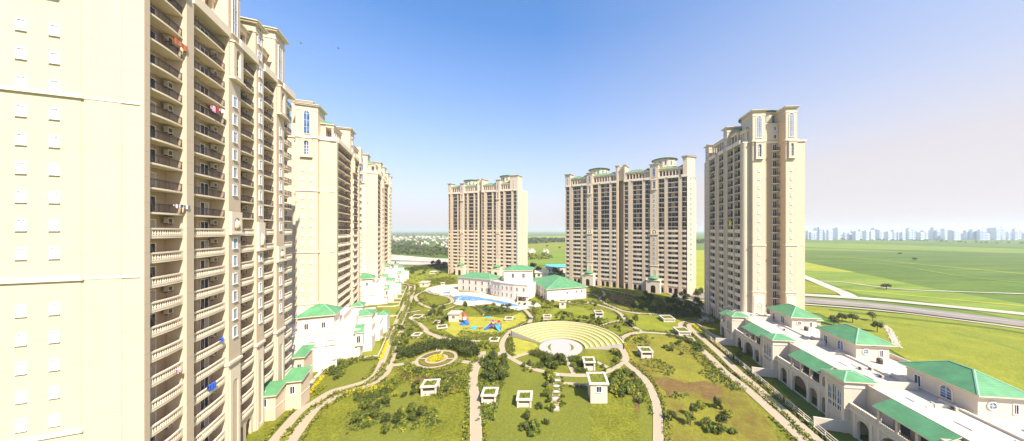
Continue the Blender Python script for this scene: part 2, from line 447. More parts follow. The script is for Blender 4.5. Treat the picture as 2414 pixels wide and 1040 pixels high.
class Tower:
    def __init__(s, label, A, B, depth, name='apartment_tower'):
        # A, B: ends of the facade as seen from the front, left to right
        d = B - A; s.L = d.length; s.ang = atan2(d.y, d.x); s.A = A; s.U = d / s.L
        s.D = depth; s.root = empty(name, label, 'apartment tower', (A.x, A.y, 0), s.ang, 'cream high-rise apartment towers')
        s.W = MB(); s.C = Pieces(s); s.inst = {}; s.meshes = {}; s.rnd = random.Random(int(A.x * 10))
        s.mat4 = Matrix.Translation((A.x, A.y, 0)) @ Matrix.Rotation(s.ang, 4, 'Z')
    def t(s, px):
        r = (px - CX) / F
        # A + t*U lies on the ray X = r*Y
        return (r * s.A.y - s.A.x) / (s.U.x - r * s.U.y)
    def add(s, part, mb, loc, rot=0, sub=None, subname=None, sx=1):
        s.inst.setdefault(part, []).append((mb, Vector(loc), rot, sub, subname, sx))
    def gm(s, mb, nm):
        k = id(mb)
        if k not in s.meshes: s.meshes[k] = (mb.mesh(nm), mb)
        return s.meshes[k][0]
    def finish(s, cap=98):
        s.W.box(.3, s.L - .3, 1, s.D - .3, -2.6, -.002, M['wall']); obj('wall', s.W, s.root)
        cam = Vector((0, 0, H))
        for part, L in s.inst.items():
            L.sort(key=lambda e: ((s.mat4 @ e[1]) - cam).length)
            for e in L[:cap] if len(L) > cap + 2 else L:
                o = obj(part, s.gm(e[0], part), s.root, e[1], e[2], (e[5], 1, 1))
                if e[3]: obj(e[4], s.gm(e[3], e[4]), o)
            if len(L) > cap + 2:
                mb = MB()
                for e in L[cap:]:
                    T = Matrix.Translation(e[1]) @ Matrix.Rotation(e[2], 4, 'Z') @ Matrix.Diagonal((e[5], 1, 1, 1))
                    mb.merge(e[0], T)
                    if e[3]: mb.merge(e[3], T)
                o = obj(part, mb, s.root); o['kind'] = 'stuff'
    # --- facade
    def bay(s, x0, x1, rd=1.5, fine=False, glazed=False, kmin=1, kmax=22, wide=False, near=False, ac=True, ktop=True):
        w = x1 - x0
        for k in range(kmin, kmax + 1):
            z = Z0 + FH * k
            style = 'metal' if k >= 13 else ('stone' if near else 'solid'); vr = s.rnd.random() < .3; dr = lambda kd: (door_mb(kd), DOORS[kd + ('+' if vr else '')])[1]
            s.add('balcony', balcony_mb(w, rd), (x0, 0, z), 0, rail_mb(w, style, fine), 'railing')
            if fine and w > 7.0:
                f, g = dr('double'); s.add('balcony_door', f, (x0 + w * .64, rd, z), 0, g, 'pane')
                f, g = dr('single'); s.add('balcony_door', f, (x0 + 1.75, rd, z), 0, g, 'pane')
            elif fine and not glazed:
                f, g = dr('double'); s.add('balcony_door', f, (x0 + w * .34, rd, z), 0, g, 'pane')
            else:
                f, g = dr('wide' if w > 5.0 else 'small')
                dw = 3.2 if w > 5.0 else 1.5
                q_ = w * .96 / dw; s.add('balcony_door', f, (x0 + w * .02, rd, z), 0, g, 'pane', q_)
            if ac and s.rnd.random() < .82: s.add('air_conditioner', ac_mb(), (x1 - .05, rd - .35, z + 1.75))
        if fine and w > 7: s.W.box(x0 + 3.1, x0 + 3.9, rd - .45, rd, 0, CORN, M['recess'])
        # ground floor: a screen wall with arches
        na = 2 if w > 5 else 1
        cw = w / na; aw = min(2.2, cw * .66)
        s.W.archwall(x0, x1, 0, Z0 + FH - .24, .1, .3, [(x0 + cw * (i + .5), aw, 0, 2.7) for i in range(na)], M['wall'], None, M['inside'], 1.2)
    def top_parapet(s, x0, x1, rd=1.5):
        z = Z0 + FH * 23
        s.C.box(x0 - .25, x1 + .25, -.75, rd, z - .35, z + .0, M['trim'])
        s.C.box(x0 - .25, x1 + .25, -.72, -.5, z + .003, z + 1.15, M['trim'])
    def pil(s, x0, x1, proud=.35, rd=1.5, top=None, mat='wall'):
        s.W.box(x0, x1, -proud, rd, 0, top or CORN, M[mat])
    def fin(s, x0, x1, proud=.9, rd=1.5, ww=.85, wh=1.6, top=None, niche=True, relief=None, win=True, wmat='bluewin', kmin=5, cols=1):
        s.W.box(x0, x1, -proud, rd, 0, top or CORN, M['wall'])
        xc = (x0 + x1) / 2; w = x1 - x0
        if win:
            f, g = window_mb(ww, wh, .14, wmat)
            for k in range(kmin, 20 if niche else 23):
                if relief and relief[0] - .6 < Z0 + FH * k < relief[1] + .4: continue
                for cc in range(cols):
                    xx = xc + (cc - (cols - 1) / 2) * w * .45
                    s.add('window', f, (xx, -proud, Z0 + FH * k + .75), 0, g, 'pane')
        s.C.box(x0 - .2, x1 + .2, -proud - .25, rd, 16.9, 17.35, M['trim'])
        m = MB()
        m.archwall(-w / 2 + .25, w / 2 - .25, 0, 16, -proud - .12, .12, [(0, w * .42, 1, 13.2)], M['trim'], None, M['wall'], .1)
        m.box(-w / 2 + .25, -w / 2 + .3, -proud - .12, -proud, 0, 16, M['trim']); m.box(w / 2 - .3, w / 2 - .25, -proud - .12, -proud, 0, 16, M['trim'])
        s.add('blind_arch', m, (xc, 0, .01))
        if niche: s.niche(xc, proud, min(3.2, w * .8), 66.4)
        if relief:
            m = MB(); z0, z1 = relief; h = z1 - z0; ww2 = w * 1.05
            m.box(-ww2 / 2, ww2 / 2, -proud - .45, -proud, -.35, 0, M['trim'])
            m.archwall(-ww2 * .42, ww2 * .42, 0, h, -proud - .35, .25, [(0, ww2 * .45, .3, h * .5)], M['trim'], None, M['recess'], .25)
            m.box(-ww2 * .42, -ww2 * .40, -proud - .35, -proud, 0, h, M['trim']); m.box(ww2 * .40, ww2 * .42, -proud - .35, -proud, 0, h, M['trim'])
            m.lathe(0, -proud - .2, [(.0, .5), (.35, .9), (.5, h * .45), (.2, h * .6), (.0, h * .7)], M['trim'], 8)
            s.add('relief', m, (xc, 0, z0))
    def niche(s, xc, proud, w, z, rot=0, yoff=None, h=6.0):
        m = MB()
        m.archwall(-w / 2, w / 2, 0, h, -.55, .45, [(0, w * .42, .6, h - w * .21 - .8)], M['wall'], M['trim'], M['bluewin'], .42)
        m.q([(-w / 2, -.55, 0), (-w / 2, -.55, h), (-w / 2, 0, h), (-w / 2, 0, 0)], M['wall'])
        m.q([(w / 2, -.55, 0), (w / 2, 0, 0), (w / 2, 0, h), (w / 2, -.55, h)], M['wall'])
        m.box(-w / 2 - .15, w / 2 + .15, -.8, 0, -.3, 0, M['trim']); m.box(-w / 2 - .15, w / 2 + .15, -.75, 0, h, h + .25, M['trim'])
        m.box(-.05, .05, -.2, -.12, .6, h - 1, M['frame']); 
        for zz in (1.6, 2.6, 3.6): m.box(-w * .2, w * .2, -.2, -.12, zz, zz + .1, M['frame'])
        c, sn = cos(rot), sin(rot)
        s.add('niche_window', m, (xc, -proud, z) if yoff is None else (xc, yoff, z), rot)
    # --- crown
    def turret(s, x0, x1, y0, y1, z1=83.6, z0=CORN, cap='capgreen', faces='f', arch=True, ornate=False):
        w, d = x1 - x0, y1 - y0; m = MB()
        m.box(0, w, 0, d, z0, z1, M['wall']); m.box(-.12, w + .12, -.12, d + .12, z1 - 1.6, z1 - 1.35, M['trim'])
        c = MB(); c.box(-.5, w + .5, -.5, d + .5, z1 + .002, z1 + .35, M['trim'])
        c.hip(-.75, w + .75, -.75, d + .75, z1 + .5, .6, M[cap], M['trim'], 0, .15)
        s.add('turret', m, (x0, y0, 0), 0, c, 'cap')
        H_ = z1 - z0
        for fc in faces:
            if fc == 'f': loc, rot, ww = (x0 + w / 2, y0, z0 + 1), 0, w
            elif fc == 'l': loc, rot, ww = (x0, y0 + d / 2, z0 + 1), -pi / 2, d
            else: loc, rot, ww = (x1, y0 + d / 2, z0 + 1), pi / 2, d
            if arch:
                f, g = archwin_mb(round(min(1.6, ww * .36), 1), round(H_ - 2.8, 1), ornate)
                s.add('arched_window', f, loc, rot, g, 'pane')
            else:
                f, g = window_mb(1.0, 1.5, .12, 'bluewin')
                for zz in (1.2, 4.2, 7.0): s.add('window', f, (loc[0], loc[1], z0 + zz), rot, g, 'pane')
    def loggia(s, x0, x1, y0=1.0, dep=6, z1=79.8, roof='green', n=None):
        w = x1 - x0; n = n or max(2, int(w / 1.9)); m = MB(); z0 = CORN + .4
        m.box(0, w, 2.2, dep, z0, z1, M['wall'])
        m.box(0, w, 0, 2.2, z0, z0 + .9, M['trim']); m.box(-.1, w + .1, -.15, 2.2, z1 - .9, z1, M['trim'])
        cw = w / n
        for i in range(n + 1):
            x = min(w - .45, i * cw); m.box(x, x + .45, 0.02, .45, z0 + .9, z1 - .9, M['trim'])
        for i in range(n): m.box(i * cw + .75, i * cw + cw - .3, 2.14, 2.19, z0 + .9, z1 - 1.6, M['glass'])
        r = MB(); r.hip(0, w, 0, dep, z1 + .2, 1.9, M[roof], M['trim'], .55)
        s.add('loggia', m, (x0, y0, 0), 0, r, 'roof')
    def drum(s, xc, yc, r, z1=86.2, z0=CORN + .5):
        m = MB(); m.lathe(xc, yc, [(r, z0), (r, z1 - .6), (r + .3, z1 - .5), (r + .3, z1), (0, z1)], M['wall'], 12)
        for i in range(12):
            a = 2 * pi * (i + .5) / 12; T = Matrix.Translation((xc + cos(a) * (r * cos(pi / 12) + .02), yc + sin(a) * (r * cos(pi / 12) + .02), z1 - 4.2)) @ Matrix.Rotation(a + pi / 2, 4, 'Z')
            m.T = T; m.box(-.5, .5, -.04, .0, 0, 2.6, M['bluewin'])
            m.T = Matrix.Identity(4)
        c = MB(); c.lathe(xc, yc, [(r + .9, z1 + .003), (r + 1.1, z1 + .25), (r * .75, z1 + 1.15), (r * .35, z1 + 1.8), (0, z1 + 2.1)], M['green'], 24)
        s.add('drum', m, (0, 0, 0), 0, c, 'dome')
    def core(s, x0, x1, rd=1.5, top=CORN):
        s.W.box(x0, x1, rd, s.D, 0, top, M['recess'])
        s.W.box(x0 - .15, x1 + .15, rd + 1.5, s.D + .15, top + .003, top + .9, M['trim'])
    def band(s, x0, x1, y0, y1, z, h=.35):
        s.C.box(x0, x1, y0, y1, z, z + h, M['trim'])
    def porch(s, xc, w=6, d=3.5, h=7.5):
        m = MB()
        m.archwall(-w / 2, w / 2, 0, h, -d, .4, [(0, w * .36, 0, 3.6)], M['trim'], None, M['inside'], 1.5)
        m.box(-w / 2, -w / 2 + .4, -d + .01, -.4, 0, h, M['trim']); m.box(w / 2 - .4, w / 2, -d + .01, -.4, 0, h, M['trim'])
        m.box(-w / 2 - .3, w / 2 + .3, -d - .3, -.4, h, h + .5, M['trim'])
        c = MB(); c.lathe(0, -d / 2, [(w * .32, h + .5), (w * .32, h + 1.5), (w * .40, h + 1.5), (w * .3, h + 2.3), (0, h + 2.9)], M['green'], 14)
        s.add('porch', m, (xc, 0, 0), 0, c, 'dome')
# ------------------------------------------------------------------ the six towers
def P(px, Y): return Vector(((px - CX) / F * Y, Y))
def lineAB(px0, Y0, px1, Y1): return P(px0, Y0), P(px1, Y1)

def run_facade(T, spec, near=False, fine=False, rd=1.5):
    """spec: (kind, px0, px1, options) from left to right as seen from the garden"""
    for e in spec:
        kind, a, b = e[0], T.t(e[1]), T.t(e[2]); o = e[3] if len(e) > 3 else {}
        if kind == 'bay': T.bay(a, b, rd, fine, near=near, **o); T.top_parapet(a, b, rd)
        elif kind == 'pil': T.pil(a, b, o.get('proud', .35), rd)
        elif kind == 'fin': T.fin(a, b, rd=rd, **o)
        elif kind == 'gap': T.W.box(a, b, rd - .02, rd + .5, 0, CORN + 8, M['recess'])

def end_face(T, side, y0, y1, proud=1.2, tdep=6.8, cols=2, ornate=False, top=83.6, kmin=3, ledges=(34.3, 55.0), ww=.5, wh=1.1, wmat='palewin', wins=True):
    x = 0 if side == 'l' else T.L; sg = -1 if side == 'l' else 1; rot = -pi / 2 if side == 'l' else pi / 2
    xa, xb = sorted((x + sg * proud, x)); T.W.box(xa, xb, y0, y1, 0, CORN, M['wall'])
    f, g = window_mb(ww, wh, .1, wmat); w = y1 - y0
    for k in range(kmin, 20 if wins else 0):
        z = Z0 + FH * k + .8
        if ledges[0] - 1.5 < z < ledges[0] + 1.2: continue
        for c in range(cols): T.add('window', f, (x + sg * proud, (y0 + y1) / 2 + (c - (cols - 1) / 2) * w * .38, z), rot, g, 'pane')
    for z in ledges:
        a, b = sorted((x + sg * (proud + .25), x)); T.C.box(a, b, y0 - .25, y1 + .25, z, z + .4, M['trim'])
    a, b = sorted((x + sg * (proud + .2), x)); T.C.box(a, b, y0 - .2, y1 + .2, 17.0, 17.35, M['trim'])
    T.niche(x + sg * proud, 0, min(3.0, w * .6), 66.6, rot, (y0 + y1) / 2)
    m = MB(); m.archwall(-w * .4, w * .4, 0, 15.8, -.12, .12, [(0, w * .42, .6, 12.2)], M['trim'], None, M['wall'], .1)
    T.add('blind_arch', m, (x + sg * proud, (y0 + y1) / 2, 0), rot)
    a, b = (x - proud, x - proud + tdep) if side == 'l' else (x + proud - tdep, x + proud)
    T.turret(a, b, y0, y1, top, CORN + .002, faces='l' if side == 'l' else 'r', ornate=ornate)
    a, b = sorted((x + sg * (proud + .3), x)); T.C.box(a, b, y0 - .3, y1 + .3, CORN - .4, CORN, M['trim'])

def slab_bands(T, side, zs=(34.3, 55.0), ya=0, yb=None):
    yb = yb or T.D
    if side == 'l': T.W.box(-.06, .2, 1.45, T.D + .05, 0, CORN - .51, M['wall'])
    x = 0 if side == 'l' else T.L; sg = -1 if side == 'l' else 1
    for z in zs:
        a, b = sorted((x + sg * .12, x)); T.C.box(a, b, ya, yb, z + .05, z + .3, M['trim'])
    a, b = sorted((x + sg * .4, x)); T.C.box(a, b, ya - .4, yb + .4, CORN - .5, CORN - .003, M['trim'])

# --- near tower at the left
A, B = lineAB(330, 23440 / 685, 687, 23440 / 328)
T1 = Tower('nearest cream tower with black balcony rails, cut off at the left top', A, B, 20)
T1.core(0, T1.L)
run_facade(T1, [('pil', 330, 344), ('bay', 344, 428), ('pil', 428, 446, {'proud': .5}), ('bay', 446, 528),
    ('fin', 528.6, 557.5, {'proud': .55, 'relief': (39.6, 43.2), 'ww': .9, 'wh': 1.7, 'kmin': 6}), ('bay', 558, 597),
    ('fin', 597.5, 615, {'proud': .45, 'niche': False, 'relief': (36.2, 41.6), 'ww': .8, 'wh': 1.7, 'kmin': 6}), ('bay', 616, 643.5),
    ('fin', 644, 663, {'proud': .55, 'relief': (33.2, 36.4), 'ww': .8, 'wh': 1.7, 'kmin': 6}), ('bay', 663.4, 686.5)], near=True, fine=True)
end_face(T1, 'l', 4.5, 10.5, .12, 5); slab_bands(T1, 'l')
def tpx(T, *a): return [T.t(p) for p in a]
a, b = tpx(T1, 446, 528); T1.loggia(a, b, 1.2, 6, 79)
a, b = tpx(T1, 528.6, 557.5); T1.turret(a, b, -.5, 5, 83.6, CORN + .003, faces='f')
a, b = tpx(T1, 560, 597); T1.loggia(a, b, 1.0, 6, 78.6)
a, b = tpx(T1, 597.5, 615); T1.turret(a, b, -.3, 4, 80.8, CORN + .003, faces='f', arch=False)
a, b = tpx(T1, 615.5, 643); T1.loggia(a, b, 1.0, 6, 78.6)
a, b = tpx(T1, 642, 664); T1.turret(a, b, -.5, 5, 84, CORN + .003, faces='f')
T1.drum(T1.L * .52, 11, 5.5, 87); T1.turret(8, 13, 12, 18, 82.5, CORN + .003, arch=False)
# balconies wrapping round the far corner
for k in range(1, 23):
    z = Z0 + FH * k
    T1.add('balcony', balcony_mb(5, 1.5), (T1.L + 1.5, 1.2, z), pi / 2, rail_mb(5, 'metal' if k >= 13 else 'stone', True), 'railing')
T1.finish()

# --- second tower at the left
A, B = P(790, 99.0), P(852, 137.0)
A = Vector((-74.2, 99.0)); B = A + Vector((-.38, .925)).normalized() * 40; tmp = Vector((-.38, .925)).normalized()
T2 = Tower('second cream tower from the left, its blank sunlit end wall facing the camera', A, B, 22)
T2.B = B
LB = T2.t(853); B = A + tmp * LB
T2.L = LB; T2.core(0, T2.L)
T2.root.location.z = -1.9
run_facade(T2, [('pil', 790, 793.2, {'proud': .5}), ('bay', 793.2, 817), ('bay', 818, 826.5), ('fin', 826.8, 830.5, {'proud': .6, 'ww': .8, 'relief': None}),
    ('bay', 831, 843), ('pil', 843.2, 846), ('bay', 846.3, 852)], fine=True, near=True)
end_face(T2, 'l', 4.5, 10.5); end_face(T2, 'l', 14.5, 19.5); slab_bands(T2, 'l')
T2.loggia(1.5, 11, .9, 6, 78.8); a, b = tpx(T2, 823, 832); T2.turret(a, b, -.4, 5, 83, CORN + .003, arch=False)
T2.turret(3, 8.5, 7.5, 13, 86.0, CORN + .003, arch=False); T2.loggia(b + .8, T2.L - 4, 1, 6, 79.4)
T2.drum(T2.L * .62, 12, 5, 84.5)
T2.W.box(T2.L - 3.5, T2.L, -.3, 4, CORN + .003, 81, M['wall'])
for k in range(1, 23):
    T2.add('balcony', balcony_mb(4, 1.5), (T2.L + 1.5, 1.0, Z0 + FH * k), pi / 2, rail_mb(4, 'metal' if k >= 13 else 'stone', True), 'railing')
T2.finish()

# --- third tower at the left
A, B = P(888, 176.8), P(922.5, 246)
T6 = Tower('narrow-looking cream tower behind the second one, third and farthest of the left row', A, B, 20)
T6.core(0, T6.L); T6.root.location.z = 2.4
run_facade(T6, [('pil', 888, 889, {'proud': .5}), ('bay', 889, 897), ('fin', 897.2, 900.3, {'ww': .8, 'kmin': 2}), ('bay', 900.6, 904.4), ('pil', 904.4, 905.4), ('bay', 905.4, 909),
    ('gap', 909, 911), ('bay', 911, 914), ('fin', 914.2, 916, {'ww': .8, 'kmin': 2}), ('bay', 916.2, 919.4), ('pil', 919.4, 920), ('bay', 920, 922.3)])
end_face(T6, 'l', 4.7, 10.7); slab_bands(T6, 'l')
T6.loggia(1.5, 11, .9, 6, 78.6); T6.turret(14, 20, -.3, 6, 82.5, CORN + .003, arch=False); T6.turret(32, 38, -.3, 6, 83, CORN + .003, arch=False)
T6.turret(52, 58, -.3, 6, 82.5, CORN + .003, arch=False); T6.turret(T6.L - 5, T6.L, -.3, 5, 83, CORN + .003, arch=False)
T6.drum(26, 11, 5, 84.5); T6.loggia(21, 31, 1, 6, 78.6); T6.loggia(39, 51, 1, 6, 78.6)
T6.finish()

# --- double tower in the middle distance, left of centre
def double(label, A, B, D, tx, cham=0):
    """tx: function from the photograph's pixel to distance along the facade, list of edges"""
    T = Tower(label, A, B, D); e = [T.t(p) for p in tx]; rd = 1.5
    T.core(0, e[12]); T.core(e[13], e[25] + .02 if cham else T.L)
    T.W.box(e[12], e[13], 4.0, D - .3, 0, CORN + 9, M['recess'])
    def half(i, first):
        # e[i..i+12]: pil, bay, pil, wide, pil, bay, fin, bay, pil, wide, pil, bay
        T.bay(e[i], e[i + 1] - 1.0, rd); T.pil(e[i + 1] - 1.0, e[i + 2])
        T.bay(e[i + 2], e[i + 3], rd, ac=False); T.pil(e[i + 3], e[i + 4] - .0)
        T.bay(e[i + 4], e[i + 5], rd); T.fin(e[i + 5] + .01, e[i + 6] - .01, .8, rd, kmin=5, ww=.8, wh=1.5, relief=(37.5, 40.5))
        T.bay(e[i + 6], e[i + 7], rd); T.pil(e[i + 7], e[i + 8])
        T.bay(e[i + 8], e[i + 9], rd, ac=False); T.pil(e[i + 9], e[i + 10])
        T.bay(e[i + 10], e[i + 11], rd)
        for j in (0, 2, 4, 6, 8, 10): T.top_parapet(e[i + j], e[i + j + 1] - (1.0 if j == 0 else 0), rd)
    T.pil(0, e[0], .3); half(0, True)
    T.pil(e[11], e[12], .3); T.pil(e[13], e[14], .3)
    half(14, False)
    f, g = window_mb(.9, 1.4, .12, 'bluewin'); q = .7071
    if cham:
        # corner splay added so that its face turns to the sun and looks bright
        def prism(mb, o, z0, z1, m): mb.prism([(e[25] - o * .3, -.5 - o), (e[25] + cham * q + o, -.5 + cham * q - o * .4), (e[25] + cham * q + o, D + o), (e[25] - o * .3, D + o)], z0, z1, m)
        prism(T.W, 0, 0, CORN, M['wall']); c = MB(); prism(c, .3, CORN - .45, CORN, M['trim']); T.add('cornice', c, (0, 0, 0))
        for k in range(2, 23): T.add('window', f, (e[25] + cham * q / 2, -.5 + cham * q / 2, Z0 + FH * k + .8), pi / 4, g, 'pane')
        tm = MB(); x0 = T.L - 7.2
        P8 = lambda o: [(e[25] - 2.4 - o, -.6 - o), (e[25] + o * .4, -.6 - o), (e[25] + cham * q + o, -.5 + cham * q - o * .4), (e[25] + cham * q + o, 8 + o), (e[25] - 2.4 - o, 8 + o)]
        tm.prism(P8(0), CORN + .003, 85.2, M['wall']); tm.prism(P8(.12), 83.4, 83.7, M['trim'])
        cm = MB(); cm.prism(P8(.7), 85.203, 85.6, M['trim']); pc = P8(.9); ap = (e[25], 3.6, 86.5)
        for i in range(5): a_, b_ = pc[i], pc[(i + 1) % 5]; cm.q([(a_[0], a_[1], 85.61), (b_[0], b_[1], 85.61), ap], M['green'])
        T.add('turret', tm, (0, 0, 0), 0, cm, 'cap')
        for zz in (75, 78, 81): T.add('window', f, (e[25] + cham * q / 2, -.5 + cham * q / 2, zz), pi / 4, g, 'pane')
    else:
        T.pil(e[25], T.L, .5); w = T.L - e[25]
        for k in range(2, 23): T.add('window', f, (e[25] + w * .5, -.5, Z0 + FH * k + .8), 0, g, 'pane')
    # crown
    T.turret(-.2, e[1] - .2, -.3, 5, 82.2, CORN + .003, faces='f', arch=False)
    T.loggia(e[1] + .6, e[4] - .6, .6, 7, 79.2); T.loggia(e[4], e[5] - .1, .6, 7, 79.2, n=3)
    T.turret(e[5], e[6], -.8, 4, 81.5, CORN + .003, faces='f', cap='green')
    T.loggia(e[6] + .1, e[9], .6, 7, 79.2); T.loggia(e[9] + .3, e[11] - .3, .6, 7, 79.2)
    T.drum((e[5] + e[6]) / 2 + 3, 10.5, 7.0, 85.2)
    T.turret(e[11] - .4, e[12] - .1, -.3, 8, 84.2, CORN + .003, faces='f', cap='capgreen'); T.turret(e[13] + .1, e[14] + .6, -.3, 8, 84.2, CORN + .003, faces='f', cap='capgreen')
    T.W.box(e[12] - .1, e[13] + .1, 1.2, 8, CORN + 1, 84.1, M['wall'])
    j = 14
    T.loggia(e[j] + 1, e[j + 4] - .4, .6, 7, 79.2); T.loggia(e[j + 4], e[j + 5] - .1, .6, 7, 79.2, n=3)
    T.turret(e[j + 5], e[j + 6], -.8, 4, 82.4, CORN + .003, faces='f', cap='green')
    T.loggia(e[j + 6] + .1, e[j + 9], .6, 7, 79.2); T.loggia(e[j + 9] + .3, e[25] - .4, .6, 7, 79.2)
    T.drum((e[j + 5] + e[j + 6]) / 2 + 4.5, 10.5, 7.2, 86.6)
    if not cham: T.turret(T.L - 7.2, T.L + .1, -.6, 7.5, 85.2, CORN + .003, faces='fr', arch=False, cap='green')
    T.porch((e[5] + e[6]) / 2, 8.5, 4.5, 8); T.porch((e[19] + e[20]) / 2, 8.5, 4.5, 8)
    return T
z4 = lambda l: [1300 + x / 2.9725 for x in l]
A, B = P(1333, 217.9), P(1640.5, 171.8)
T4 = double('wide cream twin-block tower with green domes right of the green-roofed clubhouse', A, B, 17,
    z4([103, 135, 151, 206, 219, 250, 291, 327, 345, 406, 421, 455, 468, 507, 511, 549, 569, 636, 656, 692, 750, 792, 814, 890, 914, 952]), 5.2)
T4.finish()
z6 = lambda l: [1000 + x / 3.467 for x in l]
A, B = P(1057.2, 260.5), P(1221, 235.0)
T3 = double('cream twin-block tower standing behind the clubhouse, leftmost of the two far blocks', A, B, 18.8,
    z6([200.5, 221, 235, 272, 279, 298, 328, 350, 362, 405, 415, 437, 443, 470, 473, 497, 512, 555, 566, 590, 622, 647, 664, 713, 729, 757]))
f, g = window_mb(.9, 1.4, .12, 'glass')
for k in range(2, 23):
    for yy in (5, 13): T3.add('window', f, (T3.L + .08, yy, Z0 + FH * k + .8), pi / 2, g, 'pane')
T3.W.box(T3.L - .2, T3.L + .08, 1.52, 18.85, 0, CORN, M['wall']); T3.W.box(T3.L, T3.L + .5, 7.5, 10.5, 0, CORN, M['wall'])
T3.finish()

# --- tower at the right
A = P(1661.5, 140.7); U5 = (Vector((73.8, 107.5)) - A).normalized(); B = A + U5 * 33.6
T5 = Tower('tall cream tower at the right with two fin turrets on its sunlit end wall', A, B, 21.2)
L = T5.L; rd = .8; M_ = M
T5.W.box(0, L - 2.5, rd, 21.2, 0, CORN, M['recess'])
T5.W.box(L - 2.5, L, rd - .003, 6.8, 0, CORN, M['wall']); T5.W.box(L - 2.5, L, 13.7, 21.2, 0, CORN, M['wall'])
T5.W.box(-.15, L - 2.6, rd + 1.5, 21.3, CORN + .003, CORN + .9, M['trim'])
run_facade(T5, [('pil', 1661.5, 1667, {'proud': .2}), ('fin', 1667, 1674.6, {'proud': .5, 'ww': .7, 'niche': False}), ('bay', 1675, 1688.5, {'glazed': True}), ('pil', 1688.7, 1691, {'proud': .6}), ('pil', 1691, 1696.3, {'proud': .35}),
    ('bay', 1696.5, 1708.6, {'glazed': True}), ('pil', 1708.8, 1711.5, {'proud': .6}), ('pil', 1711.5, 1716.5, {'proud': .35}), ('bay', 1716.7, 1730, {'glazed': True}), ('pil', 1730.2, 1732.8), ('bay', 1733, 1747.5, {'glazed': True})], near=False, fine=True, rd=rd)
a = T5.t(1747.7); T5.pil(a, L, .3)
T5.W.lathe(L - .8, .6, [(1.2, 0), (1.2, CORN)], M['wall'], 16)
end_face(T5, 'r', 2.4, 6.8, 1.5, 7, 1, True, 84, ledges=(34.3,)); end_face(T5, 'r', 13.7, 17.5, 1.5, 7.2, 1, True, 84.8, ledges=(34.3,))
slab_bands(T5, 'r', (34.3,), 0, 6.8); slab_bands(T5, 'r', (34.3,), 13.7, 21.2)
f, g = door_mb('small')
for k in range(1, 23):
    z = Z0 + FH * k; st = 'metal'
    T5.add('balcony', balcony_mb(2.4, .9), (L - 1.6, 11.25, z), pi / 2, rail_mb(2.4, 'metal', True), 'railing')
    T5.add('balcony_door', f, (L - 2.5, 11.7, z), pi / 2, g, 'pane')
    T5.add('balcony', balcony_mb(5, .9), (L - .8, 20.6, z), pi, rail_mb(5, 'metal' if k > 13 else 'solid', False), 'railing')
    T5.add('balcony', balcony_mb(5, .9), (.8, 6.8, z), -pi / 2, rail_mb(5, 'metal' if k > 13 else 'solid', False), 'railing')
T5.turret(.2, 4.0, .2, 5, 80.6, CORN + .003, arch=False, cap='green'); a, b, c, d = tpx(T5, 1674, 1709, 1716, 1748)
T5.loggia(a + .5, b - .5, .8, 7, 79.6); T5.turret(b - .2, c + .2, -.5, 5, 82.4, CORN + .003, cap='green', arch=False)
T5.loggia(c + .6, d - 4.5, .8, 6, 79.0); T5.loggia(d - 4.2, d, 1.6, 5, 78.4, n=3)
T5.drum((b + c) / 2 + 3, 11.2, 6.2, 85.6)
T5.W.box(L - 9.5, L - 2.4, 6.9, 13.6, CORN + 1, 80.5, M['wall'])
f, g = window_mb(1.0, 1.5, .12, 'bluewin')
for zz in (74.9, 78): T5.add('window', f, (L - 2.4, 12.4, zz), pi / 2, g, 'pane')
r = MB(); r.hip(L - 9.5, L - 2.4, 6.9, 13.6, 80.7, 1.8, M['green'], M['trim'], .3); T5.add('roof', r, (0, 0, 0))
T5.finish()

# yellow cloth and washing hung over the rails
def cloth(T, px, y, w, h, mat, label, cat='cloth', sag=.12, group=None):
    t = T.t(px); m = MB(); n = 8; w *= .7; h *= .75
    yy = -.55
    pr = lambda i: (t + w * (i / n - .5), yy - .06 - .05 * sin(i * 1.9), 0)
    wp = T.mat4 @ Vector((t, yy, 0)); z = H + (CY - y) * wp.y / F
    for i in range(n):
        p, q = pr(i), pr(i + 1); a, b = sag * sin(i * 1.3), sag * sin((i + 1) * 1.3)
        mm = mat[i % len(mat)] if isinstance(mat, list) else mat
        m.q([(p[0], p[1], z - h - a), (q[0], q[1], z - h - b), (q[0], q[1], z), (p[0], p[1], z)], mm)
        m.q([(p[0], p[1], z), (q[0], q[1], z), (q[0], q[1] + .22, z + .02), (p[0], p[1] + .22, z + .02)], mm)
        m.q([(p[0], p[1] + .22, z + .02), (q[0], q[1] + .22, z + .02), (q[0], q[1] + .23, z - h * .6), (p[0], p[1] + .23, z - h * .6)], mm)
    o = obj('hanging_cloth', m, None, (T.A.x, T.A.y, 0), T.ang); tag(o, label, cat, group); return o
cloth(T5, 1725, 521, 2.6, 2.6, M['yellow'], 'yellow cloth hanging over a balcony rail of the right tower')
cloth(T1, 512, 797, 1.0, .9, M['navycloth'], 'small bright blue cloth hung above a stone balcony of the near tower')
cloth(T1, 488, 905, 2.2, 1.3, M['navycloth'], 'large blue sheet drying low down over a stone balcony of the near tower')
cloth(T1, 492, 250, .9, 1.2, M['pink'], 'pale pink washing on the black rail high on the near tower')
cloth(T1, 501, 253, .8, 1.2, M['redcloth'], 'dark red washing on the black rail beside the pink washing')
cloth(T1, 514, 258, 1.2, .9, M['whitecloth'], 'white washing at the right end of the same black rail as the red one')
cloth(T1, 416, 483, 3.4, .6, [M['whitecloth'], M['acdark']], 'black and white striped cloth over a rail at the left edge')
cloth(T1, 412, 99, 3.2, 1.0, M['orange'], 'orange cloth covering a rail at the upper left edge')
cloth(T1, 408, 870, .9, .7, M['pink'], 'small pink cloth on a low balcony at the left edge')
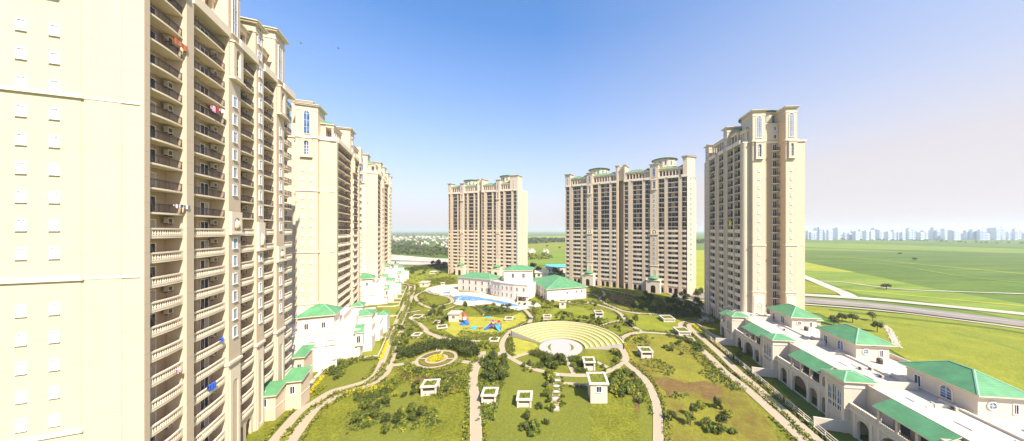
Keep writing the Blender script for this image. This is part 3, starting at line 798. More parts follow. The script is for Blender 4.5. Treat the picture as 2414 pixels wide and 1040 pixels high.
# ------------------------------------------------------------------ setting: ground sheets
_z = [0.0]
def nz(step=.0016): _z[0] += step; return _z[0]
def sheet(name, pts, mat, z=None, far=False):
    z = nz(.03 if far else .0016) if z is None else z
    m = MB(); m.q([(p.x, p.y, z) for p in pts], mat); return struct(name, m)
def catmull(pts, n=6):
    out = []; P_ = [pts[0]] + list(pts) + [pts[-1]]
    for i in range(1, len(P_) - 2):
        a, b, c, d = P_[i - 1], P_[i], P_[i + 1], P_[i + 2]
        for k in range(n):
            t = k / n
            out.append(0.5 * ((2 * b) + (c - a) * t + (2 * a - 5 * b + 4 * c - d) * t * t + (3 * b - a - 3 * c + d) * t ** 3))
    out.append(P_[-2]); return out
def ribbon_mb(pts, w, z, mat, mb=None, h=None):
    mb = mb or MB(); L_, R_ = [], []
    for i, p in enumerate(pts):
        d = (pts[min(i + 1, len(pts) - 1)] - pts[max(i - 1, 0)]); d = d.normalized() if d.length > 1e-6 else Vector((1, 0))
        n = Vector((-d.y, d.x)); ww = w if not callable(w) else w(i / (len(pts) - 1)); L_.append(p + n * ww / 2); R_.append(p - n * ww / 2)
    for i in range(len(pts) - 1):
        a, b, c, d = L_[i], L_[i + 1], R_[i + 1], R_[i]
        mb.q([(d.x, d.y, z), (c.x, c.y, z), (b.x, b.y, z), (a.x, a.y, z)], mat)
        if h:
            mb.q([(a.x, a.y, z - h), (a.x, a.y, z), (b.x, b.y, z), (b.x, b.y, z - h)], mat)
            mb.q([(d.x, d.y, z - h), (c.x, c.y, z - h), (c.x, c.y, z), (d.x, d.y, z)], mat)
    if h:
        for i in (0, -1):
            a, d = L_[i], R_[i]; mb.q([(a.x, a.y, z - h), (a.x, a.y, z), (d.x, d.y, z), (d.x, d.y, z - h)], mat)
    return mb
WALKS = []
def path(pts, w=1.9, name='path', mat='path', edge=True, smooth=True):
    P_ = catmull(pts) if smooth else pts
    if name == 'path': w *= .78
    if name in ('path', 'drive') and smooth: WALKS.append((P_, w))
    if edge:
        m = ribbon_mb(P_, w + .22, nz() + .05, M['kerb'], None, .08); struct('path_edging', m)
    return struct(name, ribbon_mb(P_, w, nz() + .055, M[mat]))
def ell(c, rx, ry, n=40, a0=0, a1=360):
    return [Vector((c.x + rx * cos(radians(a0 + (a1 - a0) * i / n)), c.y + ry * sin(radians(a0 + (a1 - a0) * i / n)))) for i in range(n + 1)]
def disc(name, c, r, mat, n=48, r0=0, a0=0, a1=360, z=None, ry=None):
    z = nz() + .05 if z is None else z; m = MB(); ry = ry or r
    for i in range(n):
        a, b = radians(a0 + (a1 - a0) * i / n), radians(a0 + (a1 - a0) * (i + 1) / n); k = r0 / r
        if r0: m.q([(c.x + r0 * cos(a), c.y + ry * k * sin(a), z), (c.x + r * cos(a), c.y + ry * sin(a), z), (c.x + r * cos(b), c.y + ry * sin(b), z), (c.x + r0 * cos(b), c.y + ry * k * sin(b), z)], M[mat])
        else: m.q([(c.x, c.y, z), (c.x + r * cos(a), c.y + ry * sin(a), z), (c.x + r * cos(b), c.y + ry * sin(b), z)], M[mat])
    return struct(name, m)

gm = MB(); gm.q([(-6900, -380, 0), (6900, -380, 0), (6900, 8900, 0), (-6900, 8900, 0)], M['field']); struct('ground', gm)
# far fields
sheet('field', [gf(-400, 275), gf(2900, 350), gf(2900, 560), gf(1218, 690), gf(500, 560), gf(60, 470), gf(-400, 420)], M['cropdark'], far=True)
sheet('field', [gf(-300, 285), gf(500, 297), gf(2900, 372), gf(2900, 410), gf(500, 345), gf(-300, 318)], M['crop'], far=True)
sheet('field', [gf(-300, 330), gf(500, 350), gf(1300, 392), gf(700, 372), gf(-300, 352)], M['crop'], far=True)
sheet('field', [gf(-300, 440), gf(60, 470), gf(400, 550), gf(660, 592), gf(1218, 712), gf(2900, 1000), gf(2900, 1180), gf(1218, 850), gf(600, 780), gf(60, 600), gf(-300, 560)], M['crop'], far=True)
sheet('field', [gf(-400, 425), gf(60, 470), gf(300, 520), gf(560, 570), gf(200, 560), gf(-400, 520)], M['cropyellow'], far=True)
sheet('field', [gf(-900, 880), gf(80, 885), gf(1218, 985), gf(2300, 1100), gf(2300, 2200), gf(1218, 1500), gf(700, 1200), gf(200, 960)], M['lawnbright'], far=True)
path([gf(300, 925), gf(800, 985), gf(1218, 1030), gf(1900, 1110), gf(2600, 1240)], 3.2, 'field_strip', 'cropdark', False)
path([gf(500, 1000), gf(1000, 1060), gf(1700, 1190), gf(2400, 1400)], 2.2, 'field_strip', 'crop', False)
path([gf(100, 700), gf(600, 745), gf(1218, 805), gf(2300, 905)], 4, 'field_strip', 'cropyellow', False)
path([gf(-200, 380), gf(500, 430), gf(1218, 500), gf(2300, 600)], 9, 'field_strip', 'crop', False)
path([gf(200, 420), gf(900, 500), gf(1500, 600), gf(2300, 690)], 4, 'field_strip', 'crop', False)
sheet('field', [gf(-400, 600), gf(60, 640), gf(440, 780), gf(60, 765), gf(-900, 745)], M['lawnbright'], far=True)
sheet('field', [P(1238, 1250 * K), P(1338, 1250 * K), P(1345, 430 * K), P(1230, 430 * K)], M['crop'], far=True)
sheet('field', [G(1236, 572), G(1350, 572), G(1350, 590), G(1236, 586)], M['lawnbright'], far=True)
sheet('field', [G(1236, 558.5), G(1350, 556.5), G(1350, 560), G(1236, 562)], M['cropyellow'], far=True)
sheet('field', [G(1636, 590), G(1680, 590), G(1680, 690), G(1636, 690)], M['cropyellow'], far=True)
sheet('scrubland', [gb(-200, 190), gb(760, 200), gb(760, 415), gb(-200, 400)], M['cropdark'], far=True)
# roads beyond the estate
path([gf(-1200, 745), gf(-300, 770), gf(60, 785), gf(640, 822), gf(1218, 875), gf(2300, 985)], 7.5, 'verge', 'sand', False)
path([gf(-1200, 790), gf(-300, 812), gf(60, 836), gf(640, 880), gf(1218, 945), gf(2300, 1080)], 15, 'road', 'asphalt', False)
path([gf(-1200, 835), gf(-300, 855), gf(60, 876), gf(640, 922), gf(1218, 985), gf(2300, 1130)], 2.2, 'verge', 'sand', False)
path([gf(-60, 560), gf(60, 612), gf(250, 690), gf(440, 770), gf(500, 812)], 7, 'dirt_track', 'sand', False)
path([gf(160, 655), gf(420, 665), gf(760, 710), gf(1218, 745), gf(2900, 800)], 2.4, 'dirt_track', 'sand', False)
m = ribbon_mb(catmull([gf(-300, 812), gf(60, 830), gf(640, 876), gf(1218, 940), gf(2300, 1075)]), .8, nz() + .06, M['sand']); struct('road_divider', m)
sheet('riverbed', [gb(-300, 375), gb(115, 390), gb(600, 430), gb(900, 445), gb(900, 480), gb(600, 478), gb(450, 468), gb(100, 455), gb(-300, 450)], M['sand'], far=True)
sheet('riverbed', [gb(-300, 462), gb(110, 468), gb(420, 472), gb(800, 500), gb(800, 520), gb(400, 505), gb(-300, 500)], M['sand'], far=True)
path([gb(-300, 520), gb(100, 513), gb(400, 510), gb(600, 500), gb(900, 490)], 7, 'road', 'asphalt', False)
path([gb(1500, 545), gb(2000, 535), gb(2200, 560)], 3.0, 'dirt_track', 'sand', False)

# the estate garden
E = [G(200, 1500), G(560, 1040), G(600, 940), G(700, 800), G(860, 690), G(905, 640), G(940, 622), G(1060, 628), G(1240, 640), G(1330, 660), G(1660, 700), G(1720, 790), G(1860, 940), G(2050, 1200), G(2050, 1500)]
sheet('garden_lawn', E, M['lawn'], .22); _z[0] = .23
sheet('garden_lawn', [g1(330, 130), g1(420, 70), g1(1000, 110), g1(1000, 200), g1(800, 290), g1(500, 320), g1(380, 250)], M['lawnyellow'] if 0 else M['lawnbright'])
sheet('play_lawn', [g1(880, 760), g1(1180, 740), g1(1500, 740), g1(1680, 760), g1(1900, 680), g1(1990, 760), g1(1900, 860), g1(1650, 960), g1(1300, 1000), g1(1000, 1010), g1(860, 930), g1(930, 850)], M['lawnyellow'])
sheet('lawn', [g2(330, 690), g2(560, 480), g2(900, 520), g2(1100, 560), g2(1270, 620), g2(1250, 650), g2(1060, 690), g2(700, 640), g2(360, 660)], M['lawnbright'])
sheet('lawn', [g2(1350, 640), g2(1500, 590), g2(1950, 610), g2(2150, 650), g2(1950, 690), g2(1880, 790), g2(1560, 790), g2(1430, 720)], M['lawnbright'])
sheet('lawn', [g5(150, 430), g5(350, 380), g5(500, 390), g5(780, 480), g5(1000, 700), g5(1350, 1020), g5(1500, 1200), g5(2100, 2300), g5(500, 2300), g5(440, 1200), g5(420, 960), g5(300, 800), g5(170, 680), g5(110, 640), g5(150, 560)], M['lawndry'])
sheet('lawn', [g4(480, 440), g4(850, 570), g4(930, 600), g4(990, 800), g4(1040, 600), g4(1330, 610), g4(1345, 1100), g4(1350, 2200), g4(-100, 2200), g4(300, 1100), g4(380, 800)], M['lawnplot'])
sheet('lawn', [g4(1840, 600), g4(1950, 690), g4(2000, 800), g4(2040, 1100), g4(2050, 2200), g4(1900, 2200), g4(1890, 1100), g4(1880, 800)], M['lawnplot'])
sheet('lawn', [g3(650, 480), g3(800, 440), g3(990, 430), g3(950, 560), g3(850, 640), g3(500, 740), g3(250, 830), g3(180, 830), g3(400, 640)], M['lawnplot'])
sheet('lawn', [g3(1160, 720), g3(1330, 680), g3(1400, 740), g3(1420, 1100), g3(1450, 2200), g3(0, 2200), g3(700, 1000), g3(1050, 780)], M['lawnplot'])
sheet('soil_bed', [g3(1160, 540), g3(1480, 600), g3(1700, 560), g3(1830, 540), g3(1800, 700), g3(1840, 720), g3(1700, 820), g3(1440, 690), g3(1300, 650)], M['soil'])
sheet('soil_bed', [g5(400, 830), g5(520, 810), g5(700, 870), g5(900, 850), g5(960, 880), g5(900, 960), g5(640, 960), g5(560, 1010), g5(440, 900)], M['soil'])
sheet('soil_bed', [g5(880, 900), g5(1010, 870), g5(1080, 960), g5(1000, 1060), g5(860, 1020)], M['soil'])
sheet('soil_bed', [g4(1700, 520), g4(1740, 500), g4(1850, 620), g4(1880, 760), g4(1900, 1000), g4(1860, 1000), g4(1790, 700)], M['soil'])
sheet('soil_bed', [g2(1110, 340), g2(1250, 380), g2(1430, 430), g2(1390, 500), g2(1260, 500), g2(1150, 430)], M['soil'])
for q in ([g3(930, 10), g3(1170, -60), g3(1130, 60), g3(925, 70)], [g3(925, 130), g3(1070, 120), g3(1050, 160), g3(915, 165)], [g3(880, 240), g3(1010, 235), g3(985, 370), g3(790, 385)],
          [g1(20, 615), g1(250, 590), g1(215, 715), g1(0, 720)], [g1(0, 755), g1(200, 750), g1(160, 880), g1(0, 890)]):
    sheet('lawn', q, M['lawnbright'])
sheet('lawn', [g4(500, 170), g4(760, 240), g4(810, 300), g4(680, 345), g4(560, 370), g4(430, 320)], M['lawnyellow'])
sheet('lawn', [g4(530, 400), g4(680, 365), g4(860, 430), g4(850, 530), g4(640, 470)], M['lawnplot'])

# drive with a grass median, left
path([g3(-300, 1500), g3(100, 1020), g3(300, 880), g3(470, 775), g3(640, 725), g3(830, 668), g3(930, 610), g3(985, 545), g3(1040, 420), g3(1100, 260), g3(1185, 40), g1(190, 850), g1(285, 640), g1(350, 480), g1(392, 330), g1(330, 290), g1(230, 278)], 2.2, 'drive', edge=False)
path([g3(-100, 1500), g3(250, 1010), g3(420, 885), g3(560, 800), g3(720, 745), g3(900, 690), g3(1020, 610), g3(1075, 550), g3(1120, 430), g3(1165, 280), g3(1240, 60), g1(250, 850), g1(335, 640), g1(400, 480), g1(438, 330), g1(400, 300), g1(330, 290)], 2.2, 'drive', edge=False)
path([g3(-200, 1500), g3(170, 1015), g3(350, 888), g3(600, 760), g3(780, 705), g3(920, 655), g3(1005, 590), g3(1050, 510), g3(1100, 380), g3(1150, 220), g3(1215, 40), g1(220, 850), g1(310, 640), g1(375, 480), g1(415, 330)], .9, 'median', 'lawnplot', False)
# drive with a grass median, right
D1 = [g5(2100, 1650), g5(1560, 1150), g5(1440, 1040), g5(1280, 900), g5(1100, 760), g5(960, 620), g5(830, 500), g5(690, 340), g5(655, 290), g5(690, 262), g5(860, 240), g5(905, 225), g5(850, 170), g5(740, 60)]
D2 = [g5(2250, 1650), g5(1680, 1150), g5(1540, 1030), g5(1400, 900), g5(1200, 730), g5(1060, 590), g5(900, 450), g5(750, 320), g5(740, 285), g5(790, 265), g5(930, 250), g5(965, 238), g5(900, 170), g5(800, 60)]
path(D1, 2.2, 'drive', edge=False); path(D2, 2.2, 'drive', edge=False)
path([g5(1070, 200), g5(980, 160), g5(860, 90), g5(720, 30)], 2.6, 'drive')
# garden walks
path([g3(1275, 25), g3(1400, 12), g3(1470, 55), g3(1530, 110), g3(1640, 170), g3(1780, 196), g3(2000, 213), g3(2200, 212)], 1.7)
path([g1(310, 848), g1(420, 840), g1(500, 830), g1(560, 900), g1(650, 970), g1(780, 1010), g1(900, 1035)], 1.8)
path([g3(1640, 175), g3(1634, 320)], 1.2, smooth=False)
path([g3(1150, 480), g3(1400, 445)], 1.5, smooth=False); path([g3(1830, 430), g3(1950, 445), g3(2040, 462)], 1.7)
path([g3(2060, 1500), g3(2045, 1000), g3(2040, 830), g3(2020, 690), g3(2030, 570), g3(2060, 490), g3(2110, 440)], 2.6)
path([g3(2060, 470), g3(2170, 410), g3(2330, 340), g4(390, 318)], 1.8)
path([g3(2110, 440), g3(2120, 330)], 2.6, smooth=False)
path([g4(400, 330), g4(385, 265), g4(405, 200), g4(470, 115), g4(560, 60), g4(670, 15), g1(1800, 920), g1(1900, 870), g1(1990, 840), g1(2035, 770), g1(2010, 710), g1(1945, 645)], 1.9)
path([g4(395, 320), g4(440, 372), g4(530, 430), g4(650, 490), g4(760, 530), g4(870, 555), g4(960, 575), g4(1060, 585), g4(1200, 592), g4(1330, 592)], 1.6)
path([g4(1500, 565), g4(1580, 530), g4(1660, 490), g4(1700, 450)], 1.6)
path([g4(1720, 440), g4(1745, 400), g4(1725, 340), g4(1695, 285), g4(1682, 230), g4(1710, 180), g4(1800, 135), g4(1930, 112)], 2.3)
path([g4(1930, 118), g4(2100, 128), g4(2250, 142), g4(2420, 170), g5(780, 420)], 1.5)
path([g4(1930, 112), g4(1850, 70), g4(1740, 0), g2(1400, 740), g2(1330, 680), g2(1310, 640), g2(1260, 580), g2(1150, 525), g2(1000, 480), g2(935, 462)], 1.9)
path([g2(1050, 722), g2(1180, 680), g2(1310, 655)], 1.3)
path([g2(1060, 325), g2(1085, 355), g2(1070, 385), g2(1035, 405), g2(1050, 440), g2(1130, 490), g2(1280, 548), g2(1450, 577), g2(1700, 592), g2(1950, 600)], 1.8)
path(ell((g2(660, 455) + g2(925, 455)) / 2, 5.4, 4.3), 1.1)
path([g4(1720, 440), g4(1850, 545), g4(1950, 640), g4(2010, 730), g4(2050, 830), g4(2090, 1000), g4(2100, 1500)], 2.1)
path([g4(505, 402), g4(600, 368), g4(690, 345)], 1.4); path([g4(1075, 385), g4(1170, 575)], 1.2, smooth=False)
path([g4(1330, 400), g4(1420, 445), g4(1540, 505)], 1.3); path([g4(1060, 678), g4(1190, 690), g4(1330, 705)], 1.0)
path([g1(560, 400), g1(470, 450), g1(470, 510), g1(550, 580), g1(690, 630)], 1.8)
path([g1(600, 400), g1(740, 440), g1(900, 470), g1(960, 540), g1(860, 580), g1(780, 600)], 1.7)
path([g1(640, 650), g1(690, 700), g1(620, 750), g1(520, 740)], 1.2); path([g1(1240, 590), g1(1370, 670), g1(1400, 720)], 1.6)
path([g1(850, 660), g1(1000, 600), g1(1100, 585)], 1.2); path([g1(390, 770), g1(470, 820)], 1.2); path([g1(340, 690), g1(520, 655)], 1.2)
path([g2(880, 250), g2(1050, 290), g2(1300, 350), g2(1560, 400)], 2.0); path([g2(880, 350), g2(960, 370), g2(1030, 400)], 1.5)
path([g1(240, 160), g1(300, 130), g1(420, 80), g1(560, 100)], 1.4); path([g1(240, 240), g1(300, 200), g1(380, 200)], 1.1)

# sunken court
C2 = g3(1622, 412)
disc('court_paving', C2, 6.2, 'path', r0=5.2); disc('court_paving', C2, 3.4, 'path')
for a0, a1 in ((15, 78), (102, 165), (195, 345)): disc('court_bed', C2, 4.85, 'lawndry', 20, 3.6, a0, a1)
for a in (90, 180, 0): 
    d = Vector((cos(radians(a)), sin(radians(a)))); path([C2 + d * 2.5, C2 + d * 6.2], 1.1, edge=False, smooth=False)

# pool and deck
deck = [g1(560, 400), g1(620, 350), g1(760, 315), g1(1040, 295), g1(1045, 395), g1(1330, 405), g1(1480, 445), g1(1800, 500), g1(1990, 530), g1(2150, 560), g1(2170, 600), g1(1960, 640), g1(1850, 660), g1(1700, 620), g1(1480, 570), g1(1350, 580), g1(1230, 600), g1(1090, 595), g1(980, 570), g1(930, 520), g1(910, 480), g1(760, 430), g1(640, 410)]
sheet('pool_deck', deck, M['deck'])
wt = nz(.012) + .02
pool = catmull([g1(975, 490), g1(985, 465), g1(1060, 452), g1(1170, 452), g1(1300, 470), g1(1375, 488), g1(1520, 510), g1(1720, 550), g1(1862, 588), g1(1870, 600), g1(1800, 606), g1(1650, 575), g1(1500, 540), g1(1375, 522), g1(1260, 530), g1(1120, 528), g1(1010, 512), g1(975, 490)], 4)
struct('pool_coping', ribbon_mb(pool, .5, wt + .1, M['kerb'], None, .1)); sheet('pool_water', pool[:-1], M['water'], wt)
pool2 = catmull([g1(800, 415), g1(860, 405), g1(920, 400), g1(935, 410), g1(920, 428), g1(850, 425), g1(800, 415)], 4)
struct('pool_coping', ribbon_mb(pool2, .3, wt + .08, M['kerb'], None, .08)); sheet('pool_water', pool2[:-1], M['water'], wt)
path(ell(g1(1170, 492), 5.2, 5.5, 30, 30, 330), .5, 'deck_band', 'kerb', False)
path([g1(640, 350), g1(620, 390), g1(700, 415), g1(900, 455)], .5, 'deck_band', 'kerb', False)

# amphitheatre
C1 = g4(1030, 290)
def amphitheatre():
    t = empty('amphitheatre', 'open-air amphitheatre of curved white stone tiers with grass strips', 'amphitheatre', (C1.x, C1.y, .25))
    s = MB(); s.lathe(0, 0, [(7.3, .1), (7.3, .32), (0, .32)], M['stage'], 48); obj('stage', s, t)
    for sg in (-1, 1):
        m = MB(); n = 14
        for i in range(n):
            def pt(k, r): a = radians(-50 + 100 * k / n); return (sg * (r * cos(a) * (1 if r > 4 else 1)), r * sin(a) * .95, .326)
            w0 = lambda k: 4.4 - .95 * sin(pi * k / n)
            a, b, c, d = pt(i, w0(i)), pt(i + 1, w0(i + 1)), pt(i + 1, 4.4), pt(i, 4.4); m.q([a, b, c, d], M['lawnplot'])
        obj('crescent_lawn', m, t)
    N_ = 7; r = 8.2; z = .1; a0, a1 = -4, 150
    for i in range(N_):
        m, gmm, n = MB(), MB(), 44; r1, r2 = r + .88, r + 1.78; zz = z + .26
        for k in range(n):
            a, b = radians(a0 + (a1 - a0) * k / n), radians(a0 + (a1 - a0) * (k + 1) / n)
            pa = lambda R_, ang, h: (R_ * cos(ang), R_ * sin(ang) * 1.02, h)
            m.q([pa(r, a, z - .3), pa(r, b, z - .3), pa(r, b, zz), pa(r, a, zz)], M['stage'])
            m.q([pa(r, a, zz), pa(r, b, zz), pa(r1, b, zz), pa(r1, a, zz)], M['tierstone'])
            gmm.q([pa(r1, a, zz - .01), pa(r1, b, zz - .01), pa(r2, b, zz + .02), pa(r2, a, zz + .02)], M['tiergrass'])
        for ang in (a0, a1):
            an = radians(ang); m.q([pa(r, an, -.2), pa(r2, an, -.2), pa(r2, an, zz), pa(r, an, zz)], M['stage'])
        obj('stone_tier', m, t); obj('grass_strip', gmm, t); r = r2; z = zz
    w = MB(); n = 44
    for k in range(n):
        a, b = radians(a0 + (a1 - a0) * k / n), radians(a0 + (a1 - a0) * (k + 1) / n)
        pa = lambda R_, ang, h: (R_ * cos(ang), R_ * sin(ang) * 1.02, h)
        w.q([pa(r, a, -.2), pa(r, b, -.2), pa(r, b, z + .3), pa(r, a, z + .3)], M['kerb']); w.q([pa(r, a, z + .3), pa(r, b, z + .3), pa(r + .5, b, z + .3), pa(r + .5, a, z + .3)], M['kerb'])
        w.q([pa(r + .5, a, -.2), pa(r + .5, b, -.2), pa(r + .5, b, z + .3), pa(r + .5, a, z + .3)], M['kerb'])
    obj('rim_wall', w, t)
amphitheatre()

# ------------------------------------------------------------------ low garden walls
def wall_run(pts, label, w=.35, h=.6, mat='kerb', name='garden_wall', smooth=False):
    P_ = catmull(pts) if smooth else pts
    o = obj(name, ribbon_mb(P_, w, .25 + h, M[mat], None, h)); tag(o, label, 'wall', 'low white garden walls'); return o
wall_run([g3(360, 575), g3(500, 435), g3(985, 385), g3(1115, 78), g3(930, 92)], 'white kerb wall round the grass plot beside the near left villa')
wall_run([g3(100, 860), g3(240, 715), g3(355, 580)], 'thick sloping white wall between the bottom-left lawn and the yellow flowers', .9, .9)
wall_run([g1(-60, 610), g1(150, 605), g1(235, 590), g1(340, 330), g1(250, 310)], 'white kerb wall enclosing the plots of the far left villa')
wall_run([g1(-60, 745), g1(215, 735)], 'white kerb wall crossing from the far left villa to the drive', .8)
wall_run([g1(-60, 905), g1(110, 905), g1(60, 1040)], 'white kerb wall of the plot above the near left villa', .8)
for i, (y0, x0, x1) in enumerate(((440, 150, 290), (500, 130, 265), (550, 90, 250), (390, 200, 310))):
    wall_run([g1(x0, y0), g1(x1, y0 - 3)], ('first', 'second', 'third', 'fourth')[i] + ' short white wall between small plots left of the upper drive', .6)
wall_run([g3(920, 175), g3(1050, 180)], 'short white wall across the plots right of the near left villa', 1.6, .3)
wall_run([g5(830, 300), g5(900, 350), g5(985, 410), g5(1080, 445)], 'low white railing wall along the upper right drive', .3, 1.0)
# ------------------------------------------------------------------ villas on the right
KU = .7494
def vline(Yo): return Vector((62.5 + .09 * (Yo - 110), Yo * K))
UV = Vector((-.1201, -.9928)); VA = atan2(UV.y, UV.x)
def win_part(root, name, mbs, loc, rot=0, sub='pane'):
    f, g = mbs; o = obj(name, f, root, loc, rot); obj(sub, g, o); return o
def villa(Yo, label, cut=0.0, pent=True, seed=0):
    O = vline(Yo); t = empty('villa', label, 'villa', (O.x, O.y, 0), VA, 'cream villas with green roofs along the right drive')
    w = MB(); tr = MB(); V, T_ = M['villa'], M['trim']
    ars = [(2.7, 2.2, 0.1, 2.9), (8.1, 4.4, .1, 2.3), (12.3, 2.1, .1, 2.9), (15.3, 1.3, .1, 2.9)]
    ars = [a for a in ars if a[0] - a[1] / 2 > cut + .2]
    w.archwall(cut, 16.9, 0, 4.95, 0, .5, ars, V, None)
    w.q([(cut, 2.98, 0), (16.9, 2.98, 0), (16.9, 2.98, 4.9), (cut, 2.98, 4.9)], M['recess'])
    w.q([(cut, 0, 0), (cut, 3, 0), (cut, 3, 4.95), (cut, 0, 4.95)], V)
    w.box(cut, 16.88, .02, 3, 4.7, 4.95, V)
    # terrace parapet and lean-to gallery
    if cut < 4: w.box(cut, 5.2, 0.0, .25, 4.951, 6.0, V); tr.box(cut, 5.25, -.1, .35, 6.0, 6.15, T_)
    c0 = max(5.25, cut)
    w.box(c0, 14.3, 0.003, .3, 4.951, 5.95, V)
    for x in [x for x in (5.25, 8.2, 11.1, 13.95) if x >= c0 - .1] + ([c0] if cut > 5.25 else []): w.box(x, x + .4, .02, .42, 5.952, 8.1, V)
    w.box(c0, 14.3, .01, .5, 8.1, 8.35, T_)
    w.q([(c0, 2.6, 4.96), (14.3, 2.6, 4.96), (14.3, 2.6, 9.3), (c0, 2.6, 9.3)], M['recess'])
    for x in (6.0, 9.0, 12.0):
        if x > c0: tr.box(x, x + 1.8, 2.5, 2.58, 5.1, 7.6, M['glass'])
    w.archwall(14.3, 16.9, 4.951, 9.4, 0.0, .5, [(15.6, 1.7, 5.9, 7.4)], V, None, M['inside'], 2.0)
    w.box(14.3, 14.33, .0, 2.6, 4.96, 9.4, V)
    tr.box(cut, 16.9, -.15, 0, 4.75, 5.05, T_)
    for x in [x for x in (1.1, 4.3, 5.6, 10.9, 14.0, 16.5) if x > cut]: tr.box(x - .22, x + .22, -.14, 0, 0, 4.7, T_)
    # gabled block with the tall window
    w.box(16.9, 21.2, -.9, 4.2, 0, 10.2, V)
    for z in (4.8, 9.0, 9.85): tr.box(16.75, 21.35, -1.06, 4.3, z, z + .22, T_)
    for x in (16.9, 20.75): tr.box(x - .08, x + .5, -1.02, -.9, 0, 9, T_)
    # main body with flat terrace roof
    w.box(cut, 21.0, 2.99, 22, 0, 9.2, V); w.q([(cut + .01, 3.2, 9.203), (20.99, 3.2, 9.203), (20.99, 21.8, 9.203), (cut + .01, 21.8, 9.203)], M['roofdeck'])
    w.box(cut, 21, 2.992, 3.25, 9.21, 9.8, V); w.box(20.7, 21, 4.3, 12, 9.21, 10.5, V); w.box(cut, 21, 21.7, 22, 9.21, 10.2, V)
    w.box(5.3, 5.6, 3.25, 12, 9.21, 9.75, V)
    tr.box(3.2, 16, 11.6, 12.1, 9.21, 9.6, T_)
    w.box(14, 20.5, 22.002, 27, 0, 9.7, V); w.box(cut + 1, 13.99, 22.002, 25, 0, 7.6, V)
    o = obj('wall', w, t); obj('moulding', tr, t)
    m = MB(); m.shed(c0 - .4, 14.5, -.45, 2.55, 8.45, 9.95, M['green'], T_); obj('gallery_roof', m, t)
    m = MB(); m.hip(16.6, 21.5, -1.25, 4.5, 10.4, .9, M['green'], T_, .2); obj('block_roof', m, t)
    m = MB(); m.hip(13.7, 20.8, 21.9, 27.3, 9.95, 1.7, M['green'], T_, .3); m.hip(cut + .8, 13.5, 22.1, 25.3, 7.8, 1.0, M['green'], T_, .2); obj('rear_roof', m, t)
    # rail in front of gallery windows
    m = MB()
    for x in [c0 + .5 + i * .33 for i in range(int((13.6 - c0) / .33))]: m.box(x, x + .05, .1, .15, 5.96, 6.4, M['metal'])
    m.box(c0, 14, .08, .17, 6.4, 6.46, M['metal']); obj('gallery_rail', m, t)
    for dx in (-1.15, 0, 1.15): win_part(t, 'tall_window', archwin_mb(.8, 4.6 if dx == 0 else 4.1), (19.05 + dx * .95, -.9, 3.9))
    if pent:
        p = MB(); x0, x1, y0, y1 = 18, 28.4, 13, 20
        p.box(x0, x1, y0, y1, 9.26, 12.7, V); p.box(x0 - .12, x1 + .12, y0 - .12, y1 + .12, 12.1, 12.3, T_); p.box(x0 - .05, x1 + .05, y0 - .05, y1 + .05, 9.27, 9.6, T_)
        po = obj('penthouse', p, t)
        r = MB(); r.hip(x0, x1, y0, y1, 12.9, 2.5, M['green'], T_, .8, .2); obj('roof', r, po)
        win_part(t, 'door', window_mb(1.0, 2.1, .12, 'glass'), (x0 + 1.9, y0, 9.5)); win_part(t, 'arched_window', archwin_mb(1.6, 2.2), (x0 + 6.3, y0, 9.7))
        rw = MB(); T = Matrix.Rotation(pi / 2, 4, 'X'); rw.T = T; rw.lathe(0, 0, [(.0, .05), (.55, .05)], M['bluewin'], 18); rw.lathe(0, 0, [(.55, .04), (.55, .14), (.78, .14), (.78, 0)], T_, 18)
        rw.T = Matrix.Identity(4); rw.box(-.03, .03, -.1, -.05, -.55, .55, M['frame']); rw.box(-.55, .55, -.1, -.05, -.03, .03, M['frame'])
        obj('round_window', rw, t, (x1, y0 + 2.0, 11.0), pi / 2)
        win_part(t, 'window', window_mb(.6, 1.5, .08, 'shutter') if False else window_mb(.6, 1.5), (x1, y0 + 5.3, 9.9), pi / 2)
        vb = MB(); vb.box(-.4, .4, -.08, 0, 0, .25, M['shutter']); obj('vent', vb, t, (x1, y0 + 3.8, 12.35), pi / 2)
        vb = MB(); vb.box(15.9, 20.2, 12.1, 12.5, 9.21, 10.0, V); obj('roof_parapet', vb, t)
    pp = MB(); r = random.Random(seed)
    for i in range(4):
        y = 6 + r.random() * 5; x = 2 + r.random() * 14
        pp.box(x, x + r.uniform(1.5, 4), y, y + .12, 9.21, 9.4, M['frame'])
    pp.box(9, 9.12, 5, 11, 9.21, 9.36, M['frame']); obj('roof_pipe', pp, t)
    for i in range(3):
        a = MB(); x = r.uniform(2, 19); y = r.uniform(8.2, 11); a.box(x, x + .8, y, y + .35, 9.25, 9.85, M['ac']); a.box(x + .1, x + .6, y - .02, y, 9.33, 9.77, M['acdark']); obj('air_conditioner', a, t)
    a = MB(); x, y = r.uniform(5.5, 13), 16; a.lathe(x, y, [(.55, 9.21), (.55, 10.2), (.4, 10.4), (.12, 10.5), (0, 10.5)], M['acdark'], 12); obj('water_tank', a, t)
    return t
villa(159.6, 'villa at the foot of the right tower, farthest of the row', 10.6, True, 1)
villa(131.6, 'villa second from the right tower, with a row of dark arches behind small trees', 0, True, 2)
villa(103.4, 'villa third from the right tower, with a long green gallery roof near the bottom edge', 0, True, 3)
villa(75.2, 'villa in the lower right corner, its front cut off by the bottom edge', 0, True, 4)
villa(47.0, 'villa past the lower right corner, nearest of the row', 0, False, 5)
